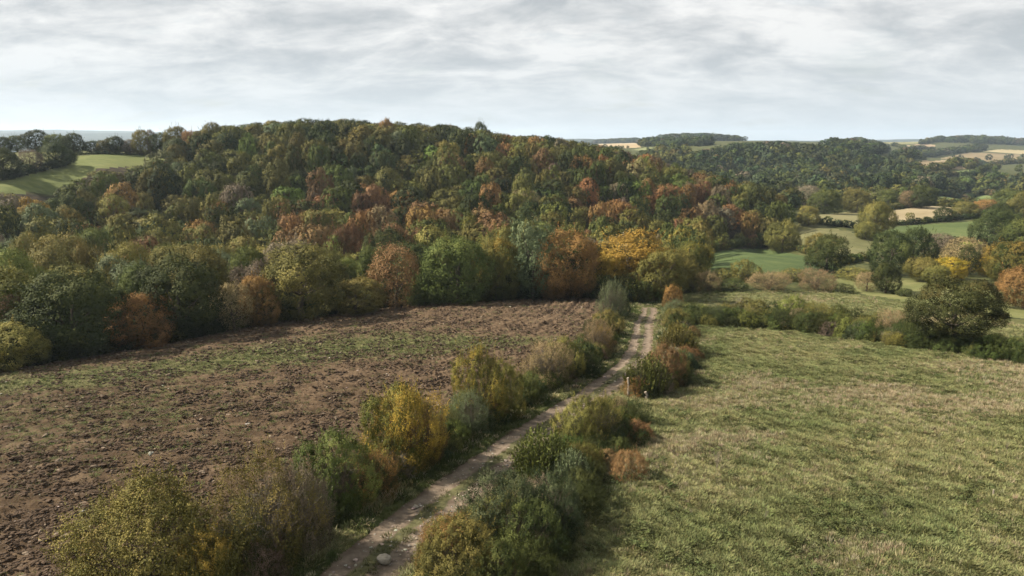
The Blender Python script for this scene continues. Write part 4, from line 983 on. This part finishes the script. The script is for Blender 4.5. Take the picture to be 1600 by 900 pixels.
# far farmhouse on the ridge
P = hit(1531, 223, 900)
M_WALL = new_mat('pale render'); finish((.62, .60, .55), .9, .1); M_ROOF = new_mat('slate'); finish((.10, .10, .11), .8, .2); M_PANE = new_mat('dark glass'); finish((.03, .035, .04), .2, .5)
e = prop('farmhouse', 'house', 'small white farmhouse among trees on the far right ridge', (P[0], P[1], P[2]))
def poly_obj(name, V, F, mat, parent):
    me = bpy.data.meshes.new(name); me.from_pydata(V, [], F); me.materials.append(mat); o = bpy.data.objects.new(name, me); S.collection.objects.link(o); o.parent = parent; return o
a, b_, c_, d_ = 7.5, 4, 5.2, 8.2
poly_obj('wall', [(-a,-b_,-1),(a,-b_,-1),(a,b_,-1),(-a,b_,-1),(-a,-b_,c_),(a,-b_,c_),(a,b_,c_),(-a,b_,c_),(-a,0,d_),(a,0,d_)], [(0,1,5,4),(1,2,6,9,5),(2,3,7,6),(3,0,4,8,7)], M_WALL, e)
rf = poly_obj('roof', [(-a-.4,-b_-.4,c_-.2),(a+.4,-b_-.4,c_-.2),(a+.4,0,d_+.25),(-a-.4,0,d_+.25),(a+.4,b_+.4,c_-.2),(-a-.4,b_+.4,c_-.2),(-a-.4,0,d_+.05),(a+.4,0,d_+.05)], [(0,1,2,3),(3,2,4,5),(0,3,5,6),(1,7,4,2)], M_ROOF, e)
def boxm(x0, x1, y0, y1, z0, z1): return [(x0,y0,z0),(x1,y0,z0),(x1,y1,z0),(x0,y1,z0),(x0,y0,z1),(x1,y0,z1),(x1,y1,z1),(x0,y1,z1)], [(0,3,2,1),(4,5,6,7),(0,1,5,4),(1,2,6,5),(2,3,7,6),(3,0,4,7)]
poly_obj('chimney', *boxm(5, 6.2, -.6, .6, 7, 9.6), M_WALL, rf)
for x in (-4.5, 0, 4.5): poly_obj('window', *boxm(x - .6, x + .6, -b_ - .05, -b_ + .1, 2, 3.6), M_PANE, e)
# ---------------------------------------------------------------- grass, clods, stones (instanced)
def tuft(seed, n, spread, w, lean=.5, hvar=.4):
    rg = np.random.default_rng(seed); V, F, T = [], [], []
    for k in range(n):
        a = rg.uniform(0, 6.28); r = spread * math.sqrt(rg.uniform()); b = np.array([math.cos(a) * r, math.sin(a) * r, -.05])
        H_ = 1 - rg.uniform(0, hvar); ln = rg.uniform(.1, 1) * lean; az = a + rg.normal(0, .7); d = np.array([math.cos(az), math.sin(az), 0]); sd = np.array([-d[1], d[0], 0]) * w * rg.uniform(.6, 1.2)
        m_ = b + d * ln * .35 * H_ + np.array([0, 0, H_ * .6]); t = b + d * ln * H_ + np.array([0, 0, H_ * .98]); o = len(V)
        V += [b - sd, b + sd, m_ + sd * .8, m_ - sd * .8, t]; F += [(o, o + 1, o + 2, o + 3), (o + 3, o + 2, o + 4, o + 4)]; tn = rg.uniform(.2, .8); T += [tn - .12, tn + .12]
    return np.array(V), F, np.array(T)
def tuft_mesh(*a, **k):
    V, F, T = tuft(*a, **k); me = bpy.data.meshes.new('tuft'); me.from_pydata(V.tolist(), [], [tuple(dict.fromkeys(f)) for f in F])
    at_ = me.attributes.new('tone', 'FLOAT', 'FACE'); at_.data.foreach_set('value', T.astype(np.float32)); return me
TUFTS = [tuft_mesh(1, 22, .8, .055, .7), tuft_mesh(2, 22, .9, .05, .9), tuft_mesh(3, 20, .6, .04, .45), tuft_mesh(4, 26, 1.1, .06, 1.1), tuft_mesh(5, 18, .35, .028, .3, .5), tuft_mesh(6, 18, .45, .03, .35, .5)]
for i in range(2):
    V, F, T = crown(660 + i, nl=9, nleaf=170, size=.10, clump=5, csize=.08, bottom=-.4, zmin=-.05); TUFTS.append(leaf_mesh('leafy', V, F, T))
SRC_GRASS = source_coll('grass_tuft', TUFTS, M_GRASS)
G_GREEN, G_YEL, G_STRAW, G_BROWN, G_DARK = [np.array(q) for q in ((.160, .180, .074), (.250, .242, .112), (.430, .370, .240), (.295, .240, .145), (.120, .136, .055))]
def sample(n, rmin, rmax, a0, a1, power=1.0):
    """more plants per square metre near the viewpoint, where they can be told apart"""
    u = rm.random(n); r = (rmin ** power + u * (rmax ** power - rmin ** power)) ** (1 / power); a = rm.uniform(a0, a1, n); return r * np.sin(a), r * np.cos(a)
def grow(name, poly, n, rmin, rmax, a0, a1, size, kinds, label, power=.9, extra=None):
    x, y = sample(n, rmin, rmax, a0, a1, power); k = inside(poly, x, y) & (np.abs(seg_dist(TLINE, x, y)) > TWF(y) + .1); x, y = x[k], y[k]
    st = straw(x, y); z = h(x, y) + turf_relief(x, y) * (extra is None); m_ = len(x); pn = fbm(x * .55, y * .55, 4); pn2 = fbm(x * .23 + 20, y * .23, 3); r = rm.random(m_)
    tall = (r < st * .72 + .05 * (pn2 > .5)); dark = (~tall) & (pn < .40) & (rm.random(m_) < .28); leafy = dark & (rm.random(m_) < .35)
    tint = G_GREEN * (1 - np.clip(pn2 * 1.6 - .4, 0, 1))[:, None] + G_YEL * np.clip(pn2 * 1.6 - .4, 0, 1)[:, None]
    tint[tall] = np.where(rm.random((tall.sum(), 1)) < .62, G_STRAW, G_BROWN); tint[dark] = G_DARK
    s = size * rm.uniform(.55, 1.35, m_) * (.75 + .5 * pn / .5 * .5); hh = s * rm.uniform(.45, .95, m_); hh[tall] *= 1.7; s2 = s.copy(); s2[leafy] *= 2.0; hh[leafy] = s2[leafy] * .6
    var = rm.integers(0, 4, m_); var[tall] = rm.integers(4, 6, tall.sum()); var[leafy] = rm.integers(6, 8, leafy.sum())
    rt = zrot(m_); rt[:, :2] = rm.normal(0, .12, (m_, 2))
    scatter(name, np.stack([x, y, z - .02], 1), rt, np.stack([s2, s2, hh], 1), jit(tint, m_, .2, .09), var, SRC_GRASS, label); print(name, m_)
grow('pasture_grass', FP[0], 300000, 17, 80, -.35, .74, .21, None, 'rough pasture grass with straw coloured tussocks', .7)
grow('meadow_grass', FP[1], 26000, 55, 135, .1, .74, .30, None, 'short grass of the second meadow')
# verges of the track and hedge bottoms
x, y = sample(60000, 15, 100, -.5, .35, .7); td = seg_dist(TLINE, x, y); ad = np.abs(td)
k = (ad > TWF(y) - .22) & (ad < 7.5) & ~inside(PLOUGH, x, y) & ~inside(FP[0], x, y); x, y, ad = x[k], y[k], ad[k]; m_ = len(x)
pn = fbm(x * .6, y * .6, 4); tint = np.where((pn > .56)[:, None], G_YEL, np.array((.070, .090, .028))); tint = np.where((rm.random(m_) < .10)[:, None], G_STRAW, tint)
s = rm.uniform(.16, .42, m_) * np.clip((ad - TWF(y) + .5) / 1.2, .4, 1.1)
scatter('verge_grass', np.stack([x, y, h(x, y) + .25 * (fbm(x * .8, y * .8, 4) - .5) - .02], 1), zrot(m_), np.stack([s, s, s * rm.uniform(.5, 1.1, m_)], 1), jit(tint, m_, .22, .09), rm.integers(0, 4, m_), SRC_GRASS, 'green verge grass along the track'); print('verge', m_)
x, y = sample(14000, 15, 85, -.5, .35, .7); td = seg_dist(TLINE, x, y) / TWF(y)
k = (np.abs(td) < .33) & (fbm(x * .55, y * .55, 4) > .50); x, y = x[k], y[k]; m_ = len(x); s = rm.uniform(.10, .24, m_)
scatter('track_grass', np.stack([x, y, h(x, y) - .11], 1), zrot(m_), np.stack([s, s, s * .7], 1), jit(np.array((.10, .105, .04)), m_), rm.integers(0, 4, m_), SRC_GRASS, 'grass growing along the middle of the track')
# young weeds in the plough
x, y = sample(90000, 20, 92, -.72, .2, .8); k = inside(PLOUGH, x, y); x, y = x[k], y[k]; wv = weed(x, y); k = rm.random(len(x)) < wv * 1.1 + .10 * (fbm(x * .5, y * .5, 3) > .52); x, y = x[k], y[k]; m_ = len(x)
s = rm.uniform(.10, .30, m_); z = h(x, y) + soil_relief(x, y)
scatter('field_weeds', np.stack([x, y, z - .02], 1), zrot(m_), np.stack([s, s, s * .5], 1), jit(np.array((.125, .145, .055)), m_, .3), rm.integers(0, 4, m_), SRC_GRASS, 'young green weeds spreading over the ploughed soil'); print('weeds', m_)
def clod_mesh(seed):
    import bmesh
    rg = np.random.default_rng(seed); bm = bmesh.new(); bmesh.ops.create_icosphere(bm, subdivisions=2, radius=.5)
    k = unit(rg.normal(size=(5, 3)))
    for v in bm.verts: p = np.array(v.co); f = 1 + .22 * np.sin((k @ p) * 7.5).sum() / 2 + .14 * rg.normal(); v.co = (p[0] * f * 1.15, p[1] * f * .85, p[2] * f * .6)
    me = bpy.data.meshes.new('clod'); bm.to_mesh(me); bm.free(); return me
SRC_CLOD = source_coll('clod', [clod_mesh(i) for i in range(6)], M_CLOD)
x, y = sample(340000, 20, 94, -.74, .2, .6); k = inside(PLOUGH, x, y); x, y = x[k], y[k]; k = rm.random(len(x)) < np.clip((fbm(x * .7, y * .7, 4) - .36) * 3.2, .06, 1); x, y = x[k], y[k]; m_ = len(x)
s = np.exp(rm.normal(-2.2, .5, m_)); s = np.minimum(s * .72, .26); z = h(x, y) + soil_relief(x, y); rho = np.arctan2(y - FUR_C[1], x - FUR_C[0]) + math.pi / 2
rt = np.stack([rm.normal(0, .3, m_), rm.normal(0, .3, m_), rho + rm.normal(0, .5, m_)], 1)
tint = np.array((.084, .059, .040)) * rm.uniform(.85, 1.45, (m_, 1)); pale = rm.random(m_) < .05; tint[pale] = (.24, .19, .14)
scatter('soil_clods', np.stack([x, y, z + s * .05], 1), rt, np.stack([s * 1.3, s, s], 1), tint, rm.integers(0, 6, m_), SRC_CLOD, 'turned clods of reddish brown soil'); print('clods', m_)
x, y = sample(9000, 16, 90, -.72, .2, .7); td = np.abs(seg_dist(TLINE, x, y)); k = (td < TW * 1.15) | (inside(PLOUGH, x, y) & (rm.random(len(x)) < .05)); x, y = x[k], y[k]; m_ = len(x); s = np.exp(rm.normal(-2.7, .45, m_))
z = h(x, y) + np.where(inside(PLOUGH, x, y), soil_relief(x, y) + .05, -.11); scatter('loose_stones', np.stack([x, y, z], 1), zrot(m_), np.stack([s, s, s * .8], 1), jit(np.array((.40, .36, .30)), m_), rm.integers(0, 6, m_), SRC_CLOD, 'small pale stones on the track and field'); print('stones', m_)
# ---------------------------------------------------------------- air
hv, hf = boxm(-9400, 9400, -9400, 9400, min(-60, float(Z.min()) - 1), 150)
m = new_mat('haze'); v = N('ShaderNodeVolumePrincipled'); v.inputs['Color'].default_value = (.66, .82, 1, 1); v.inputs['Density'].default_value = .00011; v.inputs['Anisotropy'].default_value = .2
o_ = N('ShaderNodeOutputMaterial'); L(v.outputs[0], o_.inputs['Volume'])
me = bpy.data.meshes.new('haze'); me.from_pydata(hv, [], hf); me.materials.append(m); o = bpy.data.objects.new('haze', me); S.collection.objects.link(o); o['kind'] = 'stuff'; o['label'] = 'thin pale haze over the land'
